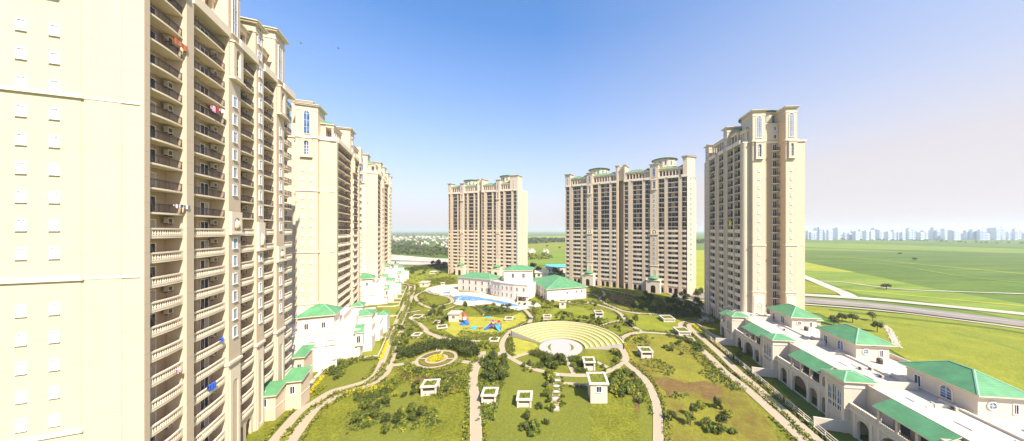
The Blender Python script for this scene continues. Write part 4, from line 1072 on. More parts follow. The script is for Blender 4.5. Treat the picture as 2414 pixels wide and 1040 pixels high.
# fence and garden walls of the right villas
def vpt(Yo, off): p = vline(Yo); return Vector((p.x - .9928 * off, p.y + .1201 * off))
def fence(Y0, Y1, off, label):
    a, b = vpt(Y0, off), vpt(Y1, off); L = (b - a).length; t = empty('fence', label, 'fence', (a.x, a.y, .25), atan2((b - a).y, (b - a).x), 'white pipe fences in front of the villas')
    m = MB(); m.box(0, L, -.15, .15, 0, .35, M['kerb']); obj('plinth', m, t)
    m = MB(); m.box(0, L, -.05, .05, 1.25, 1.37, M['trim']); m.box(0, L, -.04, .04, .8, .88, M['trim']); obj('rail', m, t)
    n = int(L / 2.4)
    pm = MB(); pm.box(-.07, .07, -.07, .07, .352, 1.25, M['trim']); pm = pm.mesh('post')
    for i in range(n + 1): obj('post', pm, t, (L * i / n, 0, 0))
fence(143, 117, 6.2, 'white pipe fence beside the upper yellow hedge strip'); fence(115.5, 88, 6.0, 'white pipe fence in front of the second villa and its small trees'); fence(86.5, 58, 6.0, 'white pipe fence running off the bottom edge at lower right')
for Yo, lb in ((131.5, 'white wall between the gardens of the first and second villa'), (103, 'white curved wall between the gardens of the second and third villa'), (75, 'white wall between the gardens of the third villa and the corner villa')):
    a, b, c = vpt(Yo, 0), vpt(Yo + .3, 3), vpt(Yo + 1, 6)
    wall_run([a, b, c], lb, .3, 2.2, 'villa', 'garden_wall', True)

# ------------------------------------------------------------------ villas on the left
def left_villa(org, dz, label, full=True):
    UL = Vector((.925, .38)); t = empty('villa', label, 'villa', (org.x, org.y, dz), atan2(UL.y, UL.x), 'white villas with green roofs on the left')
    w = MB(); V, T_ = M['white'], M['trim']
    w.archwall(-30, -.4, 0, 9.2, 0, .25, [(-12.6, 2.7, .2, 5.9), (-8.0, 2.7, .2, 5.9), (-1.9, 1.6, .2, 4.0), (-17.5, 2.7, .2, 5.9), (-22.5, 2.7, .2, 5.9)], V, None, V, None, .8)
    w.box(-30, -.4, .26, 28, 0, 9.15, V); w.box(-.4, -.39, 0, .26, 0, 9.2, V)
    w.q([(-30, .3, 9.16), (-.4, .3, 9.16), (-.4, 28, 9.16), (-30, 28, 9.16)], M['roofdeck'])
    # raised rear part with a curved shoulder
    n = 14; cz = lambda i: 9.6 + 3.1 * (sin(pi / 2 * min(1, i / (n - 3.0)))) ** 1.6
    for i in range(n):
        x0, x1 = -7.65 + i * 5.9 / n, -7.65 + (i + 1) * 5.9 / n; za, zb = cz(i), cz(i + 1)
        w.q([(x0, 1.8, 9.17), (x1, 1.8, 9.17), (x1, 1.8, zb), (x0, 1.8, za)], V); w.q([(x0, 1.8, za), (x1, 1.8, zb), (x1, 12, zb), (x0, 12, za)], V)
    w.q([(-1.75, 1.8, 9.17), (-1.75, 12, 9.17), (-1.75, 12, 12.7), (-1.75, 1.8, 12.7)], V); w.box(-3.4, 2.0, 5, 11, 0, 11.9, V); w.box(-5.4, -2.3, 13, 17, 9.17, 13.3, V)
    w.box(-.39, 3.0, 14, 22, 0, 7.2, V); w.box(-.39, 4.2, 22.01, 30, 0, 6.4, V); w.box(-1.6, .4, -.5, 1.7, 4.2, 8.3, V); w.box(.3, 1.2, 11.01, 14, 0, 9, V)
    w.box(-20, -7.6, 12.1, 24, 9.17, 11.0, V)
    obj('wall', w, t); tr = MB()
    for z in (6.3 - .9, 9.0): tr.box(-30, -.3, -.1, .02, z, z + .18, T_)
    tr.box(-3.5, 2.15, 4.88, 11.1, 11.4, 11.6, T_); tr.box(-.38, 3.12, 13.9, 22.1, 6.9, 7.1, T_); tr.box(-30, -.3, -.12, .3, 9.2, 9.45, T_); obj('moulding', tr, t)
    b = MB(); b.box(-16.5, -7.7, 2, 9, 9.17, 14.0, V); b.box(-16.6, -7.6, 1.9, 9.1, 13.2, 13.4, T_); bo = obj('roof_pavilion', b, t)
    r = MB(); r.hip(-16.5, -7.7, 2, 9, 14.2, 2.7, M['green'], T_, .8); obj('roof', r, bo)
    for x in (-14.4, -10.2): win_part(t, 'window', window_mb(.95, 1.7, .12, 'shutter') if True else 0, (x, 2, 10.3))
    win_part(t, 'window', window_mb(.95, 1.7, .12, 'shutter'), (-7.7, 5.2, 10.3), pi / 2)
    win_part(t, 'window', window_mb(1.0, 2.1, .12, 'shutter'), (-.65, -.5, 5.2))
    r = MB(); r.shed(-1.9, .7, -.9, 1.7, 8.45, 10.3, M['green'], T_); obj('window_roof', r, t)
    r = MB(); r.hip(-3.4, 2.0, 5, 11, 12.1, 1.3, M['green'], T_, .45); r.T = Matrix.Identity(4); obj('corner_roof', r, t)
    r = MB(); r.hip(-5.4, -2.3, 13, 17, 13.5, 1.2, M['green'], T_, .5); obj('turret_roof', r, t)
    r = MB(); r.hip(.3, 4.2, 24, 29, 6.6, 1.1, M['green'], T_, .3); obj('rear_roof', r, t)
    for y, z in ((7, 8.6), (9.2, 8.6), (7, 4.6), (9.2, 4.6)): win_part(t, 'window', window_mb(.95, 1.7, .12, 'shutter'), (2.0, y, z), pi / 2)
    for y in (15.5, 18, 20.5): win_part(t, 'window', window_mb(.95, 1.7, .12, 'shutter'), (3.0, y, 3.8), pi / 2)
    return t
left_villa(P(852, 88.6), 0, 'large white villa with two blind arches, left of the lower drive')
left_villa(P(915, 154.0), 0, 'smaller-looking white villa with green roofs farther up the left drive, below the third tower')
left_villa(P(943, 208.0), 0, 'farthest white villa on the left, mostly hidden beyond the other two')
UL = Vector((.925, .38)); VL = Vector((-.38, .925)); OL = P(852, 88.6)
wall_run([OL + UL * -34 - VL * 5.3, OL - UL * 5 - VL * 5.3], 'long white boundary wall in front of the near left villa', .4, 2.2, 'white')
# green-roofed entrance rooms at the foot of the near tower
def annexe(x0, x1, y0, y1, z, label, rise=1.4):
    t = empty('entrance_room', label, 'annexe', (x0, y0, 0), radians(14)); w, d = x1 - x0, y1 - y0
    m = MB(); m.box(0, w, 0, d, 0, z, M['wall']); m.box(-.1, w + .1, -.1, d + .1, z - .35, z - .15, M['trim']); m.box(-.08, w + .08, -.08, d + .08, z * .5, z * .5 + .15, M['trim']); obj('wall', m, t)
    m = MB(); m.shed(-.5, w + .5, -.6, d + .4, z + .1, z + rise, M['green'], M['trim']); obj('roof', m, t)
    win_part(t, 'window', window_mb(.8, 1.6, .1, 'glass'), (w * .5, 0, z * .5 + .5))
annexe(-60.8, -57.0, 58.6, 61.6, 5.6, 'small room with a square green roof at the foot of the near tower, on the bottom edge')
annexe(-58.2, -55.0, 62.6, 66, 6.6, 'small green-roofed room beside the lawn, right one of the two at the near tower foot')
annexe(-64.2, -62.2, 72, 76, 7.8, 'narrow lean-to green roof against the lower balconies of the near tower')

# ------------------------------------------------------------------ clubhouse
def clubhouse():
    t = empty('clubhouse', 'white clubhouse with green hip roofs behind the blue swimming pool', 'clubhouse', (0, 0, 0))
    V, T_ = M['white'], M['trim']
    def block(A, B, dep, z, rise, name, over=.7, wins=(), ww=.95, wh=1.9, roof=True, bands=True):
        d = B - A; L = d.length; a = atan2(d.y, d.x); m = MB(); m.box(0, L, 0, dep, 0, z, V)
        if bands: m.box(-.12, L + .12, -.12, dep + .12, z - .8, z - .55, T_); m.box(-.08, L + .08, -.08, dep + .08, z * .5, z * .5 + .2, T_)
        o = obj(name, m, t, (A.x, A.y, 0), a)
        if roof: r = MB(); r.hip(0, L, 0, dep, z + .2, rise, M['green'], T_, over, .2); obj('roof', r, o)
        else:
            r = MB(); r.box(-.3, L + .3, -.3, .1, z, z + .5, T_); obj('parapet', r, o)
        fr, g = window_mb(ww, wh, .05, 'shutter'); fm, gm_ = fr.mesh('window'), g.mesh('pane')
        for x, zz in wins: w_ = obj('window', fm, t, (A.x + x * cos(a), A.y + x * sin(a), zz), a); obj('pane', gm_, w_)
        return o, L
    a, b = P(1080, 188.6), P(1157, 177.5); L = (b - a).length; n = 5
    block(a, b, 12, 9.0, 2.7, 'left_wing', wins=[(L * (i + .9) / 5.2, z) for i in range(n) for z in (1.3, 5.2)], ww=1.35, wh=2.3)
    pts = [P(1157, 174.5), P(1180, 168.5), P(1211, 163.6), P(1243, 160.6)]
    for i in range(3):
        a, b = pts[i], pts[i + 1]; L = (b - a).length; k = max(2, int(L / 3.0))
        block(a, b, 12, 8.8 - .02 * i, 0, 'curved_front', wins=[(L * (j + .5) / k, z) for j in range(k) for z in (1.3, 5.2)], roof=False, ww=1.0, wh=2.0, bands=False)
    a, b = P(1188, 172), P(1254, 172); L = (b - a).length
    block(a, b, 13, 15.6, 2.4, 'tower_block', wins=[(L * .32, 11.2), (L * .7, 11.2)], ww=1.5, wh=2.7)
    A = P(1290, 158.6); U = Vector((.946, .324)); o, L = block(A, A + U * 24.1, 33, 6.9, 4.4, 'right_wing', .9, wins=[(24.1 * .5, 3.6), (24.1 * .74, 4), (24.1 * .88, 4)], ww=1.0, wh=1.2)
    f_, g_ = window_mb(1.3, 2.2, .07, 'shutter'); fm, pm_ = f_.mesh('window'), g_.mesh('pane'); aa = atan2(U.y, U.x); VV = Vector((-U.y, U.x))
    for y in (4, 9, 14, 19, 24):
        for z in (1.0, 4.1): q_ = A + VV * y; obj('pane', pm_, obj('window', fm, t, (q_.x, q_.y, z), aa - pi / 2))
    m = MB(); m.box(-3, 3, -4, 0, 3.1, 3.4, V)
    for x in (-2.8, 2.5): m.box(x, x + .35, -3.9, -3.5, 0, 3.1, V)
    m.hip(-3.1, 3.1, -4.1, 0, 3.42, .9, V, T_, .2); p = P(1236, 161.0); obj('entrance_canopy', m, t, (p.x, p.y, .2), -.25)
clubhouse()
# sheds beyond
def shed_building(px0, px1, Y, dep, z, roof, label):
    a, b = P(px0, Y), P(px1, Y); L = b.x - a.x; t = empty('shed', label, 'shed', (a.x, a.y, 0)); m = MB(); m.box(0, L, 0, dep, 0, z, M['white'])
    for i in range(int(L / 6)): m.box(i * 6 + 2, i * 6 + 4, -.05, 0, 1, 3, M['shutter'])
    obj('wall', m, t); m = MB(); m.shed(-.8, L + .8, -.8, dep, z + .1, z + 1.3, roof, M['trim']); obj('roof', m, t)
shed_building(1288, 1345, 268, 14, 5.2, M['teal'], 'long low shed with a blue-green roof behind the dark trees')
shed_building(1262, 1292, 240, 8, 4, M['roofdeck'], 'small pale shed among the dark trees right of the clubhouse')

# ------------------------------------------------------------------ planter kiosks
M['rim'] = plaster('rim_render', (.60, .53, .43), .12)
def kiosk(px, py, wpx, h, label, dep=1.1, win=False, open_=True, rot=0.0, planted='lawnplot', group='white-rimmed planters and shafts in the garden'):
    c = G(px, py, h); w = wpx * c.y / F; d = w * dep; t = empty('planter_kiosk' if open_ else 'garden_kiosk', label, 'kiosk', (c.x, c.y, .2), rot, group); h -= .2
    m = MB(); i = .38
    if h > 1.4 and not win:
        for sx in (-1, 1):
            for sy in (-1, 1): x, y = sx * (w / 2 - i), sy * (d / 2 - i); m.box(x - .2, x + .2, y - .2, y + .2, 0, h - .35, M['villa'])
        m.box(-w / 2 + i + .2, w / 2 - i - .2, -d / 2 + i, d / 2 - i, 0, h * .45, M['villa']); m.box(-w / 2 + i + .25, w / 2 - i - .25, -d / 2 + i + .15, d / 2 - i - .15, h * .45, h - .4, M['inside'])
    else: m.box(-w / 2 + i, w / 2 - i, -d / 2 + i, d / 2 - i, 0, h - .35, M['villa'])
    obj('body', m, t); m = MB(); r = min(.55, w * .16)
    if open_:
        m.box(-w / 2, w / 2, -d / 2, -d / 2 + r, h - .35, h, M['rim']); m.box(-w / 2, w / 2, d / 2 - r, d / 2, h - .35, h, M['rim'])
        m.box(-w / 2, -w / 2 + r, -d / 2 + r, d / 2 - r, h - .35, h, M['rim']); m.box(w / 2 - r, w / 2, -d / 2 + r, d / 2 - r, h - .35, h, M['rim'])
        obj('rim', m, t); b = MB(); b.q([(-w / 2 + r, -d / 2 + r, h - .2), (w / 2 - r, -d / 2 + r, h - .2), (w / 2 - r, d / 2 - r, h - .2), (-w / 2 + r, d / 2 - r, h - .2)], M[planted])
        rr = random.Random(int(px)); 
        for _ in range(60):
            x, y, s_ = rr.uniform(-w / 2 + r + .1, w / 2 - r - .1), rr.uniform(-d / 2 + r + .1, d / 2 - r - .1), rr.uniform(.08, .2)
            b.q([(x - s_, y, h - .2), (x + s_, y + .1, h - .2), (x + rr.uniform(-.1, .1), y, h - .2 + s_ * 1.6)], M['leaf'])
        obj('planting', b, t)
    else:
        m.box(-w / 2 - .1, w / 2 + .1, -d / 2 - .1, d / 2 + .1, h - .3, h, M['rim']); obj('roof', m, t)
    if win:
        f, g = window_mb(min(1.1, w * .3), 1.3, .1, 'glass'); o = obj('window', f, t, (0, -d / 2 + i, h - 2.2)); obj('pane', g, o)
kiosk(1408, 890, 46, 5.0, 'tall white kiosk with a square planted roof on the bottom edge right of centre', 1.15, True)
kiosk(1015, 902, 38, 2.6, 'white square rim on dark legs standing in the brown shrub bed', .9, rot=.1)
kiosk(1155, 922, 37, 2.4, 'white-rimmed planter in the bottom shrubs left of the striped lawn path', .95)
kiosk(1237, 931, 37, 2.2, 'white-rimmed planter cut by the bottom edge on the plain green lawn', 1.0)
kiosk(1388, 847, 29, 2.8, 'white-rimmed planter on top of the clipped hedge below the amphitheatre', 1.0)
kiosk(1521, 823, 30, 2.4, 'open-sided white planter on the large round lawn at the right', 1.0)
kiosk(1572, 747, 28, 1.7, 'low pale planter box on the lawn below the shaded trees', 1.1)
kiosk(1607, 776, 30, 1.9, 'pale planter box beside the bend of the right drive', 1.1)
kiosk(1411, 734, 21, 2.6, 'open-sided white planter on the lawn right of the round walk', 1.1)
kiosk(1290, 744, 20, 1.6, 'small white planter on the lawn above the amphitheatre shrubs', 1.0)
kiosk(1326, 708, 19, 4.0, 'white kiosk with a door at the left side of the oval walk', 1.0, True)
kiosk(1200, 749, 20, 1.2, 'white planter at the right end of the yellow play lawn', 1.1)
kiosk(1165, 799, 24, 1.0, 'white planter in shrubs left of the amphitheatre circle', 1.0)
kiosk(1042, 769, 24, 1.0, 'white planter at the lower left edge of the play lawn', 1.0, rot=.4)
kiosk(983, 787, 20, 1.3, 'small white planter on the lawn right of the left drive', 1.0)
kiosk(983, 745, 24, .8, 'flat white-rimmed planter inside the small loop walk', 1.2)
kiosk(1002, 664, 20, 3.6, 'white kiosk with two dark openings above the pool terrace', 1.0, True, False)
kiosk(1044, 666, 8, 2.4, 'tiny white kiosk between the terrace and the upper lawn', 1.0, False, False)
kiosk(1073, 736, 27, 3.8, 'white flat-roofed kiosk left of the red and orange play tower', 1.0, True, False)
kiosk(1022, 640, 14, 2.0, 'small white kiosk on the far upper lawn', 1.2, False, False)
kiosk(1032, 757, 16, 1.4, 'small white planter among dark shrubs left of the play lawn', 1.0)

# ------------------------------------------------------------------ playground
def slide(m, x0, y0, z0, x1, y1, z1, w, mat):
    n = 8
    d = Vector((x1 - x0, y1 - y0)).normalized(); s_ = Vector((-d.y, d.x)) * w / 2
    for i in range(n):
        a, b = i / n, (i + 1) / n; za, zb = z0 + (z1 - z0) * (a * a * (3 - 2 * a)), z0 + (z1 - z0) * (b * b * (3 - 2 * b))
        pa, pb = Vector((x0 + (x1 - x0) * a, y0 + (y1 - y0) * a)), Vector((x0 + (x1 - x0) * b, y0 + (y1 - y0) * b))
        m.q([(pa.x - s_.x, pa.y - s_.y, za), (pb.x - s_.x, pb.y - s_.y, zb), (pb.x + s_.x, pb.y + s_.y, zb), (pa.x + s_.x, pa.y + s_.y, za)], mat)
        for g_ in (-1, 1):
            m.q([(pa.x + g_ * s_.x, pa.y + g_ * s_.y, za - .15), (pb.x + g_ * s_.x, pb.y + g_ * s_.y, zb - .15), (pb.x + g_ * s_.x, pb.y + g_ * s_.y, zb + .4), (pa.x + g_ * s_.x, pa.y + g_ * s_.y, za + .4)], mat)
p = G(1096, 763); t = empty('play_tower', 'red and orange play tower with a wide blue slide on the yellow lawn', 'playground', (p.x, p.y, .25), .2, None, .85)
m = MB(); m.lathe(-.3, .5, [(1.1, 0), (.9, 1.6), (1.35, 2.3), (1.2, 3.4), (.5, 4.0), (0, 4.2)], M['orange'], 7); m.lathe(1.0, .9, [(1.0, 0), (.8, 1.2), (.9, 2.2), (0, 2.7)], M['orange'], 6); obj('climbing_rock', m, t)
m = MB(); m.box(-.9, .7, -.9, .6, 2.0, 3.2, M['whitecloth']); obj('cabin', m, t)
m = MB(); m.lathe(-.5, .6, [(1.3, 4.1), (.9, 4.6), (0, 5.3)], M['red'], 8); obj('canopy', m, t)
m = MB(); slide(m, -.6, -.6, 2.0, 1.9, -3.4, .2, 1.4, M['blue']); m.lathe(-.4, -1.6, [(2.0, 0), (1.9, .45), (1.3, .7), (0, .75)], M['blue'], 14); obj('slide', m, t)
p = G(1163, 777); t = empty('play_structure', 'blue slides round a purple and red tower on the yellow lawn', 'playground', (p.x, p.y, .25), -.1)
m = MB()
for x in (-.8, .8):
    for y in (-.6, .6): m.box(x - .1, x + .1, y - .1, y + .1, 0, 3.2, M['purple'])
m.box(-.9, .9, -.7, .7, 1.5, 1.7, M['purple']); m.box(-.9, -.8, -.7, .7, 1.7, 2.6, M['purple']); obj('tower', m, t)
m = MB(); m.hip(-1, 1, -.8, .8, 3.2, .8, M['red'], M['whitecloth'], .2); m.lathe(2.1, .6, [(.8, 2.6), (.6, 3.2), (0, 3.5)], M['red'], 8); obj('canopy', m, t)
m = MB(); slide(m, -.8, 0, 1.6, -3.2, -1.6, .15, 1.1, M['blue']); obj('slide', m, t)
m = MB(); slide(m, .8, -.2, 1.6, 3.3, -2.2, .15, 1.1, M['lightblue']); obj('slide', m, t)
m = MB(); m.box(.9, 3.0, .3, .9, 1.5, 1.7, M['lightblue']); m.box(2.9, 3.1, .3, .9, 0, 2.5, M['navycloth']); obj('bridge', m, t)
p = G(1117, 775); m = MB(); m.lathe(0, 0, [(1.3, 0), (1.3, .25), (.9, .45), (0, .5)], M['lightblue'], 20); tag(obj('merry_go_round', m, None, (p.x, p.y, .28)), 'round light blue roundabout disc on the yellow lawn', 'playground')
p = G(1151, 758); m = MB(); m.box(-1, 1, -.05, .05, 1.4, 2.0, M['lightblue']); m.box(-.9, -.8, -.04, .04, 0, 1.4, M['metal']); m.box(.8, .9, -.04, .04, 0, 1.4, M['metal']); tag(obj('swing', m, None, (p.x, p.y, .28)), 'small light blue frame behind the purple play structure', 'playground')
for px, py, lb in ((1099, 778.5, 'dark seesaw left of the blue disc'), (1131, 778, 'dark seesaw right of the blue disc')):
    p = G(px, py); m = MB(); m.box(-1.3, 1.3, -.12, .12, .5, .62, M['acdark']); m.box(-.12, .12, -.15, .15, 0, .5, M['acdark']); m.box(-1.3, -1.1, -.1, .1, .62, .85, M['red']); m.box(1.1, 1.3, -.1, .1, .62, .85, M['red'])
    tag(obj('seesaw', m, None, (p.x, p.y, .28), .1), lb, 'playground')

# ------------------------------------------------------------------ plants
def crown_mesh(seed, n=700, clumps=9, leaf_=.13, mat='leaf', sq=.8, low=0.0, spiky=False):
    r = random.Random(seed); mb = MB(); C_ = []
    for i in range(clumps):
        a, e, q = r.uniform(0, 2 * pi), r.uniform(-.25, 1.3), r.uniform(.35, .72)
        C_.append((q * cos(a) * cos(e), q * sin(a) * cos(e), .55 + q * sin(e) * sq, r.uniform(.26, .46)))
    for i in range(n):
        cx, cy, cz, cr = C_[i % clumps]
        d = Vector((r.gauss(0, 1), r.gauss(0, 1), r.gauss(0, 1))).normalized(); q = cr * r.uniform(.55, 1.08)
        p = Vector((cx, cy, cz)) + d * q
        if p.z < low: p.z = low + r.random() * .1
        nrm = (d + Vector((r.uniform(-.7, .7), r.uniform(-.7, .7), r.uniform(-.2, .9)))).normalized()
        u = nrm.orthogonal().normalized(); v = nrm.cross(u); s_ = leaf_ * r.uniform(.6, 1.35); u = (u * cos(i) + v * sin(i)); v = nrm.cross(u)
        mb.q([p - u * s_, p - v * s_ * .55, p + u * s_, p + v * s_ * .55], M[mat])
    return mb.mesh('crown')
SH = {'dark': [crown_mesh(i, 420, 7, .15, 'leafdark') for i in range(3)], 'mid': [crown_mesh(10 + i, 420, 7, .15, 'leaf') for i in range(3)], 'yel': [crown_mesh(20 + i, 380, 7, .15, 'leafyellow') for i in range(3)]}
TR = {'dark': [crown_mesh(30 + i, 900, 13, .11, 'leafdark') for i in range(3)], 'mid': [crown_mesh(40 + i, 900, 13, .11, 'leaf') for i in range(3)], 'yel': [crown_mesh(50, 800, 12, .12, 'leafyellow')]}
def trunk_mesh(seed):
    r = random.Random(seed); m = MB(); m.lathe(0, 0, [(.06, 0), (.045, .35), (.03, .9)], M['bark'], 7)
    for i in range(5):
        a = r.uniform(0, 6.28); z0 = .35 + .1 * i; x, y, z = .5 * cos(a), .5 * sin(a), z0 + .45; px_, py_ = -sin(a) * .02, cos(a) * .02
        m.q([(px_, py_, z0), (-px_, -py_, z0), (x, y, z)], M['bark']); m.q([(0, 0, z0 - .03), (0, 0, z0 + .04), (x, y, z)], M['bark'])
    return m.mesh('trunk')
TK = [trunk_mesh(i) for i in range(2)]
rnd = random.Random(99)
SHL = []
def shrub(p, s_, kind, label, group, h=1.0):
    SHL.append((s_ / p.y, SH[kind][rnd.randrange(3)], p, rnd.uniform(0, 6.28), s_, h, label, group))
def tree(p, r_, h, kind, label, group=None, gz=.2, name='tree'):
    t = empty(name, label, 'tree', (p.x, p.y, gz), rnd.uniform(0, 6.28), group)
    obj('trunk', TK[rnd.randrange(2)], t, (0, 0, 0), 0, (r_ * 1.2, r_ * 1.2, h)); obj('crown', TR[kind][rnd.randrange(len(TR[kind]))], t, (0, 0, h * .3), 0, (r_, r_, h * .48)); return t
def cluster(px0, px1, py0, py1, n, s_, kind, label, group='shrubs of the garden', h=1.0, trees=0.0, shape=True):
    k = 0
    while k < n:
        u, v = rnd.random(), rnd.random()
        if shape and (u - .5) ** 2 + (v - .5) ** 2 > .26: continue
        x, y = px0 + (px1 - px0) * u, py0 + (py1 - py0) * v; k += 1
        kd = kind if isinstance(kind, str) else rnd.choice(kind)
        if rnd.random() < trees: tree(G(x, y), s_ * rnd.uniform(.9, 1.3), s_ * 2.4 * rnd.uniform(.8, 1.2), kd if kd != 'yel' else 'mid', label.replace('shrub', 'small tree'), group.replace('shrubs', 'small trees'))
        else: shrub(G(x, y), s_ * rnd.uniform(.7, 1.3), kd, label, group, h * rnd.uniform(.8, 1.3))
cluster(1134, 1200, 842, 905, 34, 1.25, ['dark', 'dark', 'mid'], 'dark leafy shrub in the big mass left of the plain green lawn', 'big shrub mass left of the plain lawn', 1.1, .25)
cluster(1436, 1500, 880, 938, 34, 1.2, ['mid', 'yel', 'mid', 'dark'], 'bright leafy shrub in the mass right of the tall kiosk', 'shrub mass right of the tall kiosk')
cluster(1500, 1512, 905, 975, 6, 1.0, 'mid', 'shrub at the right fringe of the mass by the brown strip', 'shrubs by the brown strip')
cluster(1284, 1327, 846, 882, 16, 1.2, ['dark', 'mid'], 'dark shrub where the steps meet the circle walk', 'shrubs where the steps meet the walk', 1.1, .3)
cluster(1283, 1303, 884, 975, 16, .95, ['dark', 'mid', 'yel'], 'shrub in the column left of the stepping squares', 'shrub column left of the stepping squares', shape=False)
cluster(1321, 1329, 884, 975, 12, .6, ['mid', 'yel'], 'low shrub in the column right of the stepping squares', 'shrub column right of the stepping squares', shape=False)
cluster(1442, 1463, 788, 862, 20, .95, ['dark', 'mid', 'yel'], 'shrub in the row hugging the right side of the amphitheatre', 'shrub row right of the amphitheatre')
cluster(1305, 1345, 741, 757, 12, .9, ['dark', 'mid'], 'shrub in the dark group left above the amphitheatre', 'shrubs left above the amphitheatre')
cluster(1345, 1428, 750, 770, 22, 1.0, ['dark', 'mid'], 'shrub in the long dark group right above the amphitheatre', 'shrubs right above the amphitheatre', .9, .1)
cluster(1496, 1565, 706, 737, 11, 2.0, ['mid', 'mid', 'dark'], 'bright bushy shrub at the edge of the tower shadow', 'bushy trees at the edge of the shadow', 1.2, .5)
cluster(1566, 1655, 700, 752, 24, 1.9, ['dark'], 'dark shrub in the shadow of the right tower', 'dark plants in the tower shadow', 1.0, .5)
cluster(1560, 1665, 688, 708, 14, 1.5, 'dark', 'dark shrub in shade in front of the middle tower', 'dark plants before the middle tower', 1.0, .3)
cluster(1008, 1058, 722, 768, 18, 1.25, ['dark', 'mid'], 'dark shrub left of the white flat-roofed kiosk', 'dark shrubs left of the play lawn', 1.1, .3)
cluster(1144, 1202, 719, 742, 15, 1.2, ['dark', 'mid'], 'dark shrub between the pool deck and the play lawn', 'shrubs below the pool', 1.0, .2)
cluster(1275, 1315, 694, 728, 10, 1.2, ['mid', 'yel'], 'shrub right of the pool end by the clubhouse', 'shrubs beside the clubhouse corner', 1.1, .3)
cluster(940, 1010, 630, 650, 14, 1.8, ['dark', 'mid'], 'bush on the far upper lawn left of the terrace', 'bushes of the far upper lawn', .8, .1)
cluster(1010, 1070, 640, 676, 12, 1.2, ['mid', 'yel'], 'small bush on the upper lawn left of the clubhouse', 'small bushes left of the clubhouse')
cluster(944, 968, 646, 664, 5, 2.2, 'dark', 'large dark bush beside the top of the left drive', 'large bushes by the upper drive')
cluster(783, 815, 850, 900, 9, 1.0, ['mid', 'yel', 'dark'], 'leafy shrub on the lawn below the near left villa', 'shrubs below the near left villa')
cluster(925, 965, 800, 860, 11, 1.0, ['mid', 'dark'], 'shrub between the left drive and the sunken court', 'shrubs between drive and sunken court')
cluster(1098, 1128, 812, 850, 9, 1.1, ['mid', 'yel', 'dark'], 'shrub right of the sunken court', 'shrubs right of the sunken court')
cluster(1130, 1180, 804, 826, 13, 1.0, ['mid', 'yel'], 'shrub between the sunken court and the circle walk', 'shrubs between court and circle walk')
cluster(1017, 1060, 895, 935, 9, 1.2, ['dark', 'mid'], 'shrub beside the white square rim in the brown bed', 'shrubs beside the brown bed')
cluster(720, 760, 898, 940, 8, .7, 'yel', 'small yellow bush along the bottom-left white wall', 'yellow bushes by the bottom-left wall')
cluster(702, 722, 884, 894, 4, .8, 'dark', 'reddish dark bush below the white boundary wall', 'bushes below the boundary wall')
cluster(1508, 1542, 795, 806, 7, .8, ['yel', 'mid'], 'low bush at the top edge of the large round lawn', 'bushes on the round lawn edge')
cluster(1560, 1660, 806, 840, 14, 1.0, ['dark', 'mid'], 'bush along the drive edge of the large round lawn', 'bushes between round lawn and drive')
cluster(1735, 1770, 812, 858, 6, 1.3, ['mid', 'yel'], 'small leafy bush in front of the villa arches', 'bushes before the villa arches', 1.1, .5)
for px, py, r_, h, k, lb in ((1260, 757, 1.6, 6.5, 'yel', 'slender palm-like tree by the walk above the amphitheatre'), (1498, 768, 1.7, 5, 'mid', 'small tree at the fork below the shaded trees'), (1257, 728, 1.7, 4.5, 'mid', 'small tree at the end of the pool deck'),
    (1291, 729, 2.2, 5, 'mid', 'round tree below the white kiosk with a door'), (1096, 735, 1.5, 5.5, 'dark', 'dark tree above the red play tower'), (1133, 690, 1.4, 3.6, 'yel', 'pale small tree against the clubhouse front'),
    (1255, 640, 4.5, 9, 'dark', 'tall dark tree right of the clubhouse tower block'), (1268, 648, 4.0, 8, 'dark', 'dark tree between the clubhouse and the teal-roofed shed'), (1308, 652, 3.8, 8.5, 'dark', 'tall dark tree at the left foot of the middle tower'), (1322, 655, 3, 6, 'dark', 'smaller dark tree touching the left edge of the middle tower'),
    (1033, 632, 4.5, 9, 'dark', 'dark tree group left of the far tower base, taller one'), (1048, 634, 4.0, 8, 'dark', 'dark tree right at the left corner of the far tower'), (1020, 628, 2.5, 7, 'dark', 'thin dark tree beside the pale riverbed'),
    (1645, 705, 2.6, 6, 'mid', 'tree between the middle tower and the right tower'), (1652, 698, 2.4, 5, 'dark', 'dark tree touching the left foot of the right tower'),
    (1985, 762, 2.4, 4.5, 'dark', 'broad dark tree behind the roofs of the right villas'), (2010, 762, 2.3, 4.2, 'dark', 'middle one of the broad dark trees behind the right villas'), (1966, 766, 2.2, 4, 'dark', 'left one of the broad dark trees behind the right villas'), (2057, 758, 2.0, 4.4, 'mid', 'tree on the field near the pale stone bank'), (2068, 784, 2.2, 4.6, 'dark', 'dark tree below the yellow strip behind the villas'),
    (932, 633, 1.2, 8, 'dark', 'thin upright tree by the farthest left villa')):
    tree(G(px, py), r_, h, k, lb)
def inpoly(p, Q):
    c = False; j = len(Q) - 1
    for i in range(len(Q)):
        if (Q[i].y > p.y) != (Q[j].y > p.y) and p.x < (Q[j].x - Q[i].x) * (p.y - Q[i].y) / (Q[j].y - Q[i].y) + Q[i].x: c = not c
        j = i
    return c
